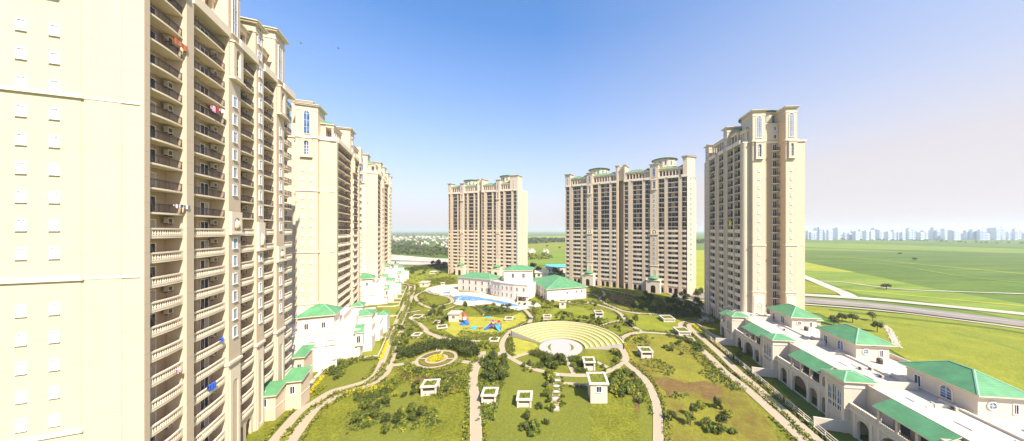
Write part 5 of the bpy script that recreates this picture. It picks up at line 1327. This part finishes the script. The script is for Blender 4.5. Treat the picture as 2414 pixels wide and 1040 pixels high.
def bed(name, Q, dens, leaf_, hgt, mats, label, cat, seed=0, gz=.3, top=True, clump=1.0):
    r = random.Random(seed); mb = MB(); xs = [p.x for p in Q]; ys = [p.y for p in Q]; A_ = (max(xs) - min(xs)) * (max(ys) - min(ys)); n = int(A_ * dens)
    for i in range(n):
        p = Vector((r.uniform(min(xs), max(xs)), r.uniform(min(ys), max(ys))))
        if not inpoly(p, Q): continue
        hh = hgt * (.45 + .55 * (.5 + .5 * sin(p.x * 1.7 / clump + seed) * cos(p.y * 1.3 / clump + p.x * .4))) * r.uniform(.7, 1.1)
        for k in range(5):
            q = Vector((p.x + r.gauss(0, leaf_ * .8), p.y + r.gauss(0, leaf_ * .8), gz + hh * (r.random() ** .5)))
            nrm = Vector((r.uniform(-1, 1), r.uniform(-1, 1), r.uniform(.1, 1.4))).normalized(); u = nrm.orthogonal().normalized(); v = nrm.cross(u); s_ = leaf_ * r.uniform(.5, 1.1)
            mb.q([q - u * s_, q - v * s_ * .6, q + u * s_, q + v * s_ * .6], M[mats[(i + (k == 4)) % len(mats)]])
    if not mb.f: return
    o = obj(name, mb); tag(o, label, cat, None, 'stuff'); return o
def strip(pts, w):
    P_ = catmull(pts, 3); L_, R_ = [], []
    for i, p in enumerate(P_):
        d = (P_[min(i + 1, len(P_) - 1)] - P_[max(i - 1, 0)]).normalized(); n = Vector((-d.y, d.x)); L_.append(p + n * w / 2); R_.append(p - n * w / 2)
    return L_ + R_[::-1]
# yellow flower strips
bed('flower_strip', strip([g5(775, 285), g5(860, 350), g5(945, 420)], 1.1), 22, .16, .6, ['flower'], 'yellow flower strip beside the bend of the right drive', 'flowers', 1)
bed('flower_strip', strip([g5(985, 470), g5(1050, 515), g5(1105, 555)], 1.3), 22, .16, .6, ['flower'], 'short yellow flower strip in the middle of the right drive edge', 'flowers', 2)
bed('flower_strip', strip([g5(1510, 905), g5(1600, 965), g5(1680, 1020), g5(1780, 1100)], 1.1), 26, .14, .6, ['flower'], 'yellow flower strip at the bottom right beside the fence', 'flowers', 3)
bed('hedge', strip([g5(1110, 565), g5(1200, 640), g5(1290, 715)], 1.2), 22, .16, .8, ['leafdark', 'leaf'], 'dark green clipped hedge along the right drive', 'hedge', 4)
bed('hedge', strip([g5(1320, 745), g5(1420, 830), g5(1500, 895)], 1.2), 24, .15, .8, ['leaf', 'leafdark'], 'green clipped hedge before the lower yellow strip', 'hedge', 5)
bed('flower_strip', strip([g3(1085, 215), g3(1050, 320), g3(1005, 425)], .9), 26, .14, .5, ['flower'], 'yellow flower strip between the white kerb and the left drive', 'flowers', 6)
bed('flower_strip', strip([g3(380, 600), g3(320, 680), g3(250, 770), g3(200, 830)], .9), 26, .13, .5, ['flower'], 'yellow flowers along the sloping wall at bottom left', 'flowers', 7)
bed('flower_strip', [g3(610, 770), g3(880, 712), g3(1070, 715), g3(930, 780), g3(600, 830)], 9, .2, .35, ['flower', 'leafyellow'], 'bright yellow flower patch below the left drive', 'flowers', 8)
bed('flower_strip', strip([g4(1945, 165), g4(1830, 180), g4(1745, 235), g4(1770, 330), g4(1810, 420)], .8), 18, .17, .35, ['flower', 'leafyellow'], 'yellow plants edging the left of the large round lawn', 'flowers', 9)
bed('flower_bed', ell(g3(1620, 412), 2.4, 2.4, 16), 46, .17, .8, ['flower', 'flower', 'leafyellow'], 'round yellow flower bed at the centre of the sunken court', 'flowers', 10)
# hedges and planted ground cover
cc = C2
def arc_poly(c, r0, r1, a0, a1, n=16): return [Vector((c.x + r1 * cos(radians(a0 + (a1 - a0) * i / n)), c.y + r1 * sin(radians(a0 + (a1 - a0) * i / n)))) for i in range(n + 1)] + [Vector((c.x + r0 * cos(radians(a1 - (a1 - a0) * i / n)), c.y + r0 * sin(radians(a1 - (a1 - a0) * i / n)))) for i in range(n + 1)]
bed('hedge', arc_poly(cc, 6.9, 12.8, 5, 87), 15, .26, 2.6, ['leafdark'], 'dark brown-green hedge curving round the right of the sunken court', 'hedge', 11, clump=2.5)
bed('hedge', arc_poly(cc, 6.9, 12.8, 93, 176), 15, .26, 2.6, ['leafdark'], 'dark brown-green hedge curving round the left of the sunken court', 'hedge', 12, clump=2.5)
bed('shrub_border', arc_poly(cc, 7.0, 9.0, 190, 350), 10, .2, .9, ['leafyellow', 'leaf'], 'yellow-green border along the lower side of the sunken court', 'border', 13)
bed('shrub_border', [g3(1150, 500), g3(1400, 560), g3(1600, 600), g3(1850, 550), g3(2010, 500), g3(2000, 560), g3(1800, 600), g3(1650, 620), g3(1420, 620), g3(1250, 560)], 4, .25, .8, ['leaf', 'leafyellow', 'leafdark'], 'mixed green border below the sunken court', 'border', 14)
bed('shrub_border', [g3(360, 560), g3(500, 440), g3(720, 400), g3(985, 395), g3(980, 425), g3(800, 440), g3(640, 500), g3(600, 600), g3(520, 640), g3(500, 560), g3(420, 590)], 8, .22, 1.1, ['leaf', 'leafyellow', 'leafdark'], 'planted border along the white wall of the near left villa', 'border', 15)
bed('shrub_border', [g3(1130, 640), g3(1230, 540), g3(1400, 590), g3(1330, 660), g3(1200, 700), g3(900, 720), g3(1020, 690)], 5, .2, .5, ['leafyellow', 'leafdark'], 'rough ground cover between the left drive and the brown bed', 'border', 16)
bed('shrub_border', [g3(1440, 690), g3(1700, 640), g3(1760, 760), g3(1650, 830), g3(1480, 810), g3(1380, 770)], 7, .24, .9, ['leafdark', 'leaf', 'leafyellow'], 'dark planting round the white rim in the brown bed', 'border', 17)
bed('shrub_border', [g3(1800, 580), g3(1960, 540), g3(1990, 640), g3(1990, 760), g3(1850, 800), g3(1870, 700), g3(1790, 640)], 5, .2, .5, ['leafyellow', 'leaf'], 'pale green planting left of the wide walk', 'border', 18)
bed('shrub_border', [g3(720, 800), g3(900, 770), g3(1150, 700), g3(1200, 720), g3(1050, 810), g3(900, 900), g3(720, 900)], 8, .2, .8, ['leafdark', 'leaf'], 'dark planting along the bottom edge below the yellow patch', 'border', 19)
bed('hedge', [g4(668, 345), g4(760, 322), g4(900, 360), g4(960, 390), g4(930, 425), g4(860, 432), g4(700, 375)], 18, .17, 1.4, ['leafdark', 'leaf'], 'thick clipped hedge at the lower left of the stage', 'hedge', 20)
bed('hedge', [g4(1110, 398), g4(1240, 395), g4(1245, 455), g4(1130, 455)], 20, .17, 1.3, ['leafdark', 'leaf'], 'square clipped hedge just below the stage', 'hedge', 21)
bed('hedge', [g4(1250, 440), g4(1425, 440), g4(1430, 505), g4(1330, 510), g4(1250, 490)], 20, .17, 1.6, ['leafdark', 'leaf'], 'clipped hedge block carrying the white-rimmed planter', 'hedge', 22)
bed('hedge', [g4(1175, 530), g4(1320, 530), g4(1330, 575), g4(1180, 570)], 20, .16, 1.2, ['leafdark', 'leaf'], 'clipped hedge beside the straight path under the stage', 'hedge', 23)
bed('hedge', [g4(710, 475), g4(830, 465), g4(850, 520), g4(760, 520)], 16, .17, 1.1, ['leafdark', 'leaf'], 'dark hedge inside the circle walk at lower left', 'hedge', 24)
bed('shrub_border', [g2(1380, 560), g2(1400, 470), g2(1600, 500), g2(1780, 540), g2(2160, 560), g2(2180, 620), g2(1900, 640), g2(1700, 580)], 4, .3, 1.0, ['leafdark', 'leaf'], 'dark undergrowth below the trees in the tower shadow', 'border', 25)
bed('shrub_border', strip([g5(520, 400), g5(650, 420), g5(790, 480), g5(850, 560)], 2.6), 6, .25, .9, ['leafdark', 'leaf'], 'dark border at the top right of the large round lawn', 'border', 26, clump=2)
bed('shrub_border', strip([g5(830, 600), g5(950, 700), g5(1080, 820), g5(1250, 960)], 4.5), 2.4, .25, .6, ['leafyellow', 'leaf', 'leafdark'], 'rough low plants along the right drive side of the round lawn', 'border', 27, clump=2)
bed('shrub_border', [g1(1060, 940), g1(1400, 960), g1(1650, 960), g1(1560, 1040), g1(1200, 1060), g1(1030, 1010)], 4, .24, .7, ['leafdark', 'leaf', 'leafyellow'], 'green planting along the lower edge of the play lawn', 'border', 28)
bed('shrub_border', [g1(230, 110), g1(500, 60), g1(760, 20), g1(900, 60), g1(850, 90), g1(500, 100), g1(300, 170)], 1.0, .6, 1.8, ['leafdark', 'leaf'], 'belt of bushes at the far end of the upper lawn', 'border', 29)
bed('shrub_border', [g1(600, 230), g1(900, 200), g1(1000, 240), g1(1000, 285), g1(750, 300), g1(640, 290)], 2, .35, .9, ['leaf', 'leafyellow', 'leafdark'], 'green planting behind the pool terrace', 'border', 30)
bed('shrub_border', [g1(1230, 610), g1(1380, 600), g1(1500, 640), g1(1700, 640), g1(1900, 670), g1(1700, 700), g1(1430, 740)], 3, .28, .8, ['leaf', 'leafdark'], 'planting between the pool deck and the play lawn', 'border', 31)
bed('hedge', strip([g1(1050, 402), g1(1200, 402), g1(1320, 420)], .8), 8, .22, .6, ['leafyellow'], 'yellow-green hedge at the foot of the left clubhouse wing', 'hedge', 32)
bed('hedge', strip([g1(1490, 450), g1(1650, 475), g1(1800, 500)], .8), 8, .22, .6, ['leafyellow', 'flower'], 'yellow hedge at the foot of the curved clubhouse front', 'hedge', 33)
bed('shrub_border', [g4(1560, 110), g4(1620, 200), g4(1690, 440), g4(1600, 520), g4(1560, 480), g4(1640, 400), g4(1600, 260), g4(1540, 130)], 6, .22, .7, ['leaf', 'leafyellow', 'leafdark'], 'planting on the right flank of the amphitheatre', 'border', 34)
bed('shrub_border', [g4(430, 200), g4(500, 180), g4(540, 330), g4(500, 390), g4(430, 330)], 6, .22, .7, ['leaf', 'leafdark'], 'planting on the left flank of the amphitheatre', 'border', 35)
bed('shrub_border', [g2(380, 665), g2(700, 670), g2(1050, 700), g2(1150, 760), g2(900, 740), g2(600, 700), g2(360, 700)], 4, .24, .7, ['leaf', 'leafyellow', 'leafdark'], 'planting along the top rim of the amphitheatre', 'border', 36)
bed('shrub_border', [g4(1690, 470), g4(1840, 620), g4(1880, 900), g4(1820, 900), g4(1770, 650)], 4, .24, .6, ['leafdark', 'leafyellow'], 'low plants over the brown strip right of the bright shrubs', 'border', 37)
bed('hedge', arc_poly((g2(660, 455) + g2(925, 455)) / 2, 1.5, 3.8, 0, 360, 24), 3, .25, .6, ['leafdark', 'leafyellow'], 'low ornamental hedge inside the oval walk', 'hedge', 38)
# stepping squares
mm = MB(); 
for i, (x, y) in enumerate(((990, 592), (992, 620), (988, 652), (985, 682), (985, 715), (982, 745), (980, 778), (978, 812), (976, 850), (972, 900), (968, 960))):
    p = g4(x, y); m = MB(); m.box(-.95, .95, -.85, .85, 0, .16, M['path']); m.box(-.6, .6, -.45, .45, .162, .26, M['lawnplot'] if i % 2 else M['villa'])
    tag(obj('stepping_platform', m, None, (p.x, p.y, .26)), 'pale square platform in the stepped row between two shrub columns', 'platform', 'stepped row of pale square platforms')

# ------------------------------------------------------------------ countryside
def wood(name, Q, n, s_, label, mats, seed, h=1.0):
    r = random.Random(seed); mb = MB(); xs = [p.x for p in Q]; ys = [p.y for p in Q]; k = 0; tries = 0
    while k < n and tries < n * 8:
        tries += 1; p = Vector((r.uniform(min(xs), max(xs)), r.uniform(min(ys), max(ys))))
        if not inpoly(p, Q): continue
        k += 1; S_ = s_ * r.uniform(.6, 1.4)
        for j in range(26):
            d = Vector((r.gauss(0, 1), r.gauss(0, 1), abs(r.gauss(0, 1)))).normalized(); q = Vector((p.x, p.y, S_ * .2)) + Vector((d.x * S_, d.y * S_, d.z * S_ * 1.1 * h)) * r.uniform(.6, 1)
            nrm = (d + Vector((r.uniform(-.5, .5), r.uniform(-.5, .5), .4))).normalized(); u = nrm.orthogonal().normalized(); v = nrm.cross(u); z_ = S_ * .34 * r.uniform(.6, 1.2)
            mb.q([q - u * z_, q - v * z_, q + u * z_, q + v * z_], M[mats[j % len(mats)]])
    o = obj(name, mb); tag(o, label, 'woodland', None, 'stuff')
wood('woodland', [gb(-150, 300), gb(300, 300), gb(760, 330), gb(760, 410), gb(600, 405), gb(100, 385), gb(-150, 375)], 460, 3.8, 'dense dark scrub wood beyond the riverbed at the left', ['leafdark', 'leaf'], 1)
wood('woodland', [gb(-150, 225), gb(760, 250), gb(760, 325), gb(-150, 300)], 230, 4.5, 'scattered trees around the far village', ['leafdark', 'leaf'], 2)
wood('woodland', [gb(-150, 150), gb(760, 150), gb(760, 235), gb(-150, 225)], 260, 6, 'distant belt of trees beyond the village', ['leafdark', 'leaf'], 3)
wood('woodland', [gb(1640, 215), gb(2110, 215), gb(2110, 245), gb(1640, 270)], 220, 7, 'dark wood behind the bright field between the two far towers', ['leafdark'], 4)
wood('woodland', [gb(1640, 390), gb(1900, 380), gb(1960, 440), gb(1640, 450)], 60, 3, 'brownish scrub in the field between the two far towers', ['leafyellow', 'leaf'], 5)
wood('woodland', [G(1636, 568), G(1690, 568), G(1690, 573), G(1636, 574)], 70, 6, 'dark trees seen between the middle and right towers', ['leafdark'], 6)
wood('woodland', [gf(-400, 225), gf(2600, 300), gf(2600, 314), gf(-400, 240)], 260, 3.5, 'dark tree line in front of the far city', ['leafdark'], 7)
r_ = random.Random(5)
def house(px, py, w, label, group):
    p = G(px, py); s_ = w * p.y / F; d = s_ * r_.uniform(.6, 1.1); h = r_.uniform(3.2, 6.5); m = MB()
    m.box(-s_ / 2, s_ / 2, -d / 2, d / 2, 0, h, M['white']); m.box(-s_ * .12, s_ * .08, -d / 2 - .06, -d / 2, .5, 2.4, M['shutter']); m.box(s_ * .22, s_ * .36, -d / 2 - .06, -d / 2, 1.2, 2.4, M['shutter'])
    m.box(-s_ / 2 - .3, s_ / 2 + .3, -d / 2 - .3, d / 2 + .3, h, h + .35, M['roofdeck']); m.box(-s_ * .4, -s_ * .05, -d * .3, d * .3, h + .352, h + 2.4, M['villa'])
    tag(obj('house', m, None, (p.x, p.y, .1), r_.uniform(-.4, .4)), label, 'house', group)
for i in range(90):
    row = r_.random(); x = r_.uniform(925, 1056); y = 558.5 + row * 6 if i < 56 else r_.uniform(568, 586) if x > 975 else r_.uniform(562, 572)
    house(x, y, r_.uniform(2.2, 6), 'small pale house of the far village left of the far tower', 'houses of the far village')
for i in range(10): house(r_.choice([r_.uniform(1247, 1266), r_.uniform(1280, 1300)]), r_.uniform(594, 598.5), r_.uniform(3, 7), 'pale farm house in the field between the two far towers', 'farm houses in the field')
for px, py, s_ in ((1290, 583, 3.5), (1319, 587, 3.5)): tree(G(px, py), s_, s_ * 1.6, 'dark', 'lone dark tree on the bright field, ' + ('left' if px < 1300 else 'right') + ' of the two', None, 0)
for px, py in ((2122, 601), (2090, 683), (2157, 615)): tree(G(px, py), 3, 4.5, 'dark', {2122: 'lone tree far out on the dark field', 2090: 'lone tree beside the dirt track', 2157: 'lone tree at the far right of the fields'}[px], None, 0)
# city skyline
for i in range(74):
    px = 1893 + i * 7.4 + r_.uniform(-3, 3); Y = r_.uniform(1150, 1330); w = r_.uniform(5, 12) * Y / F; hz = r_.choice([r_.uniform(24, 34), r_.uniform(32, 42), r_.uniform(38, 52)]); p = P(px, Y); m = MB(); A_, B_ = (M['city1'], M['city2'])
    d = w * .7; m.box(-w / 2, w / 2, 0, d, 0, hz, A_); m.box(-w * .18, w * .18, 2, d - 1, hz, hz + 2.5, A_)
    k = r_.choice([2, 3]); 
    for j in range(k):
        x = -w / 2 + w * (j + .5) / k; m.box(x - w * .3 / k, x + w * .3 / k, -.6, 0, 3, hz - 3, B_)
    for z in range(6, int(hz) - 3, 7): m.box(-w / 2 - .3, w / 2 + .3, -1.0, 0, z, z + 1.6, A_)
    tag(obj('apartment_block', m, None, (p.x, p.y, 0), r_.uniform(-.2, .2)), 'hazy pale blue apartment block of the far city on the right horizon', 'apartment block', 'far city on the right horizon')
# stone bank at the right, birds
bk = [G(2068, 762), G(2092, 775), G(2104, 795), G(2115, 820)]
m = ribbon_mb(catmull(bk), 1.8, .3, M['sand'], None, .3); rr = random.Random(4)
for p in catmull(bk, 10):
    for _ in range(3): x, y, s_ = p.x + rr.uniform(-1, 1), p.y + rr.uniform(-1, 1), rr.uniform(.15, .4); m.lathe(x, y, [(s_, .25), (s_ * .8, .3 + s_ * .6), (0, .3 + s_ * .8)], M['kerb'], 5)
tag(obj('stone_bank', m), 'pale bank of loose stones curving across the field behind the villas', 'stone bank', None, 'stuff')
for px, py, Y, lb in ((709, 102, 60, 'tiny dark bird high in the sky, left one'), (797, 114, 60, 'tiny dark bird high in the sky, right one')):
    p = P(px, Y); m = MB(); m.lathe(0, 0, [(0, -.22), (.07, -.1), (.08, .1), (0, .3)], M['acdark'], 6); m2 = MB()
    m.q([(0, -.06, 0), (0, .1, .02), (.32, .0, .13), (.36, -.08, .13)], M['acdark']); m.q([(0, -.06, 0), (0, .1, .02), (-.32, .0, .13), (-.36, -.08, .13)], M['acdark'])
    tag(obj('bird', m, None, (p.x, p.y, H + (CY - py) * Y / F), .5), lb, 'bird')

# low planting that lines the walks and drives
def lining():
    r = random.Random(77); mb = MB()
    for P_, w in WALKS:
        for i in range(len(P_) - 1):
            a, b = P_[i], P_[i + 1]; L = (b - a).length
            if L < .05 or (a + b).length / 2 > 330: continue
            d = (b - a) / L; nn = Vector((-d.y, d.x))
            for sg in (-1, 1):
                for k in range(int(L * 8) + 1):
                    p0 = a + d * (r.random() * L); f = sin(p0.x * .31 + sg) + sin(p0.y * .23 + 2 * sg)
                    if f < -.55: continue
                    off = w / 2 + .25 + r.random() * (.75 + .5 * max(0, f)); q0 = p0 + nn * sg * off
                    if abs((q0 - C1).length) < 23.5 or (q0 - C2).length < 6.8: continue
                    mat = M['leafyellow'] if r.random() < .5 else (M['leaf'] if f > .4 or r.random() < .6 else M['leafdark'])
                    for _ in range(3):
                        q = Vector((q0.x + r.gauss(0, .12), q0.y + r.gauss(0, .12), .3 + r.random() * (.35 + .35 * (f > .7))))
                        n2 = Vector((r.uniform(-1, 1), r.uniform(-1, 1), r.uniform(.2, 1.4))).normalized(); u = n2.orthogonal().normalized(); v = n2.cross(u); s_ = r.uniform(.12, .28)
                        mb.q([q - u * s_, q - v * s_ * .6, q + u * s_, q + v * s_ * .6], mat)
    tag(obj('edging_plants', mb), 'low green and yellow plants lining the garden walks and drives', 'border', None, 'stuff')
lining()
# loose low plants scattered over the rough lawns
def scatter(name, Q, n, s_, mats, label, seed, thr=0.0):
    r = random.Random(seed); mb = MB(); xs = [p.x for p in Q]; ys = [p.y for p in Q]; k = t_ = 0
    while k < n and t_ < n * 12:
        t_ += 1; p = Vector((r.uniform(min(xs), max(xs)), r.uniform(min(ys), max(ys))))
        if not inpoly(p, Q) or sin(p.x * .45 + seed) + sin(p.y * .33 + p.x * .17) < thr: continue
        if (p - C1).length < 23 or (p - C2).length < 7: continue
        if any((p - q).length < w * .5 + .5 for P_, w in WALKS for q in P_[::2]): continue
        k += 1; S_ = s_ * r.uniform(.5, 1.4); mt = M[r.choice(mats)]
        for j in range(9):
            d = Vector((r.gauss(0, 1), r.gauss(0, 1), abs(r.gauss(0, 1)))).normalized(); q = Vector((p.x, p.y, .28)) + d * S_ * r.uniform(.4, 1)
            nrm = (d + Vector((r.uniform(-.5, .5), r.uniform(-.5, .5), .5))).normalized(); u = nrm.orthogonal().normalized(); v = nrm.cross(u); z_ = S_ * .42
            mb.q([q - u * z_, q - v * z_ * .7, q + u * z_, q + v * z_ * .7], mt)
    tag(obj(name, mb), label, 'ground plants', None, 'stuff')
mx = ['leafdark', 'leaf', 'leaf', 'leafyellow']
scatter('ground_plants', [g3(1160, 60), g3(1500, 100), g3(1620, 200), g3(1400, 330), g3(1180, 470), g3(1120, 420)], 260, .5, mx, 'scattered low plants between the left drive and the sunken court', 1)
scatter('ground_plants', [g1(300, 250), g1(560, 400), g1(700, 630), g1(900, 760), g1(880, 940), g1(700, 980), g1(300, 830), g1(330, 600)], 420, .6, mx, 'scattered plants between the left drive and the play lawn', 2, -.3)
scatter('ground_plants', [g1(230, 60), g1(900, 60), g1(1020, 110), g1(1020, 280), g1(600, 330), g1(250, 240)], 420, .7, mx, 'scattered plants on the far upper lawn', 3, -.2)
scatter('ground_plants', [g2(-20, 560), g2(260, 470), g2(560, 480), g2(1000, 520), g2(1250, 620), g2(1100, 700), g2(700, 650), g2(100, 690)], 340, .5, mx, 'scattered plants on the lawn above the amphitheatre', 4, .4)
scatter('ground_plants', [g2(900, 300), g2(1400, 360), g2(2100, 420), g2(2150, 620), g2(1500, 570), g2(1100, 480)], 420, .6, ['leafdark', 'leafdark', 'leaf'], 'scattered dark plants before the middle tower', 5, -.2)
scatter('ground_plants', [g5(110, 430), g5(480, 390), g5(900, 600), g5(1400, 1040), g5(480, 1040), g5(300, 800)], 420, .42, ['leaf', 'leafyellow', 'leafdark'], 'scattered tufts on the large dry lawn at the right', 6, .7)
scatter('ground_plants', [g3(640, 1000), g3(1000, 760), g3(1480, 560), g3(1990, 560), g3(2010, 800), g3(2010, 1100), g3(640, 1300)], 560, .48, mx, 'scattered plants around the brown bed at the bottom', 7, .1)
scatter('ground_plants', [g4(120, 560), g4(400, 350), g4(470, 450), g4(380, 800), g4(280, 1100), g4(120, 1100)], 260, .55, ['leafdark', 'leaf'], 'low plants around the big shrub mass left of the plain lawn', 8, -1)

cluster(1230, 1283, 856, 884, 9, .8, ['mid', 'yel', 'dark'], 'bush inside the circle walk left of the dark central shrubs', 'bushes inside the lower circle')
cluster(1335, 1440, 862, 882, 9, .8, ['mid', 'dark'], 'bush inside the circle walk near the tall kiosk', 'bushes inside the circle near the tall kiosk')
cluster(1000, 1100, 890, 935, 12, .8, ['mid', 'yel', 'dark'], 'bush on the rough ground right of the white square rim', 'bushes right of the brown bed')
cluster(880, 1000, 900, 940, 14, .8, ['mid', 'yel', 'dark'], 'bush on the lawn below the yellow flower patch', 'bushes below the yellow patch')
cluster(940, 985, 770, 800, 7, .9, ['mid', 'dark'], 'bush on the lawn between the left drive and the small loop walk', 'bushes by the small loop walk')
cluster(1395, 1440, 700, 725, 9, 1.1, ['mid', 'yel'], 'bush right of the oval walk', 'bushes right of the oval walk')
cluster(1450, 1500, 745, 790, 9, 1.0, ['mid', 'dark'], 'bush in the wedge lawn between the forking walks', 'bushes between the forking walks')
cluster(1215, 1250, 700, 722, 7, 1.0, ['mid', 'yel'], 'bush below the curved clubhouse front', 'bushes below the curved clubhouse front')
cluster(960, 1015, 870, 885, 8, .9, ['dark', 'mid'], 'bush just above the white square rim in the brown bed', 'bushes above the brown bed')
cluster(1215, 1290, 950, 1035, 10, 1.1, ['mid', 'dark'], 'bush at the very bottom below the plain lawn', 'bushes at the very bottom')
cluster(840, 1000, 950, 1035, 16, 1.1, ['mid', 'dark', 'yel'], 'bush at the bottom edge left of the wide walk', 'bushes at the bottom left of the walk', 1, .3)
cluster(1580, 1760, 950, 1035, 14, 1.1, ['mid', 'dark', 'yel'], 'bush at the bottom edge of the large dry lawn', 'bushes at the bottom of the dry lawn', 1, .3)

SHL.sort(key=lambda e: -e[0]); far = MB()
for i, (_, me, q, rz, s_, h, label, group) in enumerate(SHL):
    if i < 285: tag(obj('shrub', me, None, (q.x, q.y, .2), rz, (s_, s_, s_ * h)), label, 'shrub', group)
    else:
        T = Matrix.Translation((q.x, q.y, .2)) @ Matrix.Rotation(rz, 4, 'Z') @ Matrix.Diagonal((s_, s_, s_ * h, 1)); mt = me.materials[0]
        for f in me.polygons: far.q([T @ me.vertices[v].co for v in f.vertices], mt)
tag(obj('shrub', far), 'the many smaller shrubs spread over the distant parts of the garden', 'shrub', None, 'stuff')
# ------------------------------------------------------------------ camera, light, air
cam = bpy.data.cameras.new('camera'); co = bpy.data.objects.new('camera', cam); COL.objects.link(co)
co.location = (0, 0, H); co.rotation_euler = (pi / 2, 0, 0)
cam.sensor_width = 36; cam.lens = 36 * F / 2414; cam.shift_x = (1207 - CX) / 2414; cam.shift_y = (CY - 520) / 2414
cam.clip_end = 30000; cam.clip_start = 0.5
scene.camera = co
AZ, EL = radians(39.5), radians(46)
sv = Vector((cos(EL) * sin(AZ), -cos(EL) * cos(AZ), sin(EL)))
sl = bpy.data.lights.new('sun', 'SUN'); sl.energy = 5.0; sl.angle = radians(.53); sl.color = (1, .90, .77)
so = bpy.data.objects.new('sun', sl); COL.objects.link(so); so.rotation_euler = sv.to_track_quat('Z', 'Y').to_euler(); so.location = (100, -100, 200)
w = bpy.data.worlds.new('World'); scene.world = w; w.use_nodes = True
nt = w.node_tree; nt.nodes.clear()
sky = nt.nodes.new('ShaderNodeTexSky'); sky.sky_type = 'NISHITA'; sky.sun_disc = False
sky.sun_elevation = EL; sky.sun_rotation = pi - AZ; sky.air_density = 1.0; sky.dust_density = 0.6; sky.ozone_density = 5.0; sky.altitude = 100
bg = nt.nodes.new('ShaderNodeBackground'); bg.inputs[1].default_value = 0.125
ow = nt.nodes.new('ShaderNodeOutputWorld'); 
tc = nt.nodes.new('ShaderNodeTexCoord'); sx = nt.nodes.new('ShaderNodeSeparateXYZ'); nt.links.new(tc.outputs['Generated'], sx.inputs[0])
el = ramp(nt, sx.outputs[2], [(0.0, (1, 1, 1)), (0.07, (.92, .92, .92)), (0.21, (.62, .62, .62)), (0.34, (.40, .40, .40)), (0.58, (.08, .08, .08)), (1, (.05, .05, .05))])
hs = nt.nodes.new('ShaderNodeHueSaturation'); hs.inputs['Saturation'].default_value = 1.2; hs.inputs['Value'].default_value = 1.27; nt.links.new(sky.outputs[0], hs.inputs['Color']); el = math_(nt, 'MINIMUM', math_(nt, 'ADD', el, math_(nt, 'MULTIPLY', math_(nt, 'MAXIMUM', sx.outputs[0], 0.0), .42)), 1.0); hc = ramp(nt, sx.outputs[2], [(0.0, (1, .945, .98)), (.12, (.975, .93, .985)), (.4, (.83, .82, .92))]); vm = N(nt, 'ShaderNodeVectorMath', operation='SCALE'); nt.links.new(hc, vm.inputs[0]); vm.inputs['Scale'].default_value = 3.55; skc = mixc(nt, el, hs.outputs[0], vm.outputs[0]); nt.links.new(skc, bg.inputs[0]); nt.links.new(bg.outputs[0], ow.inputs[0])
def haze(density):
    m = bpy.data.materials.new('haze_air'); m.use_nodes = True; n = m.node_tree; n.nodes.clear()
    o = n.nodes.new('ShaderNodeOutputMaterial'); v = n.nodes.new('ShaderNodeVolumePrincipled')
    v.inputs['Density'].default_value = density; v.inputs['Color'].default_value = (.88, .92, 1, 1); v.inputs['Anisotropy'].default_value = .2
    n.links.new(v.outputs[0], o.inputs['Volume'])
    b = MB(); b.box(-7000, 7000, -400, 9000, -4, 105, m); o = obj('haze', b); o['kind'] = 'stuff'
haze(2.0e-4)
scene.view_settings.view_transform = 'Standard'; scene.view_settings.look = 'None'
scene.view_settings.exposure = 0.95; scene.view_settings.gamma = 1
scene.cycles.max_bounces = 6; scene.cycles.volume_bounces = 1; scene.cycles.use_denoising = True
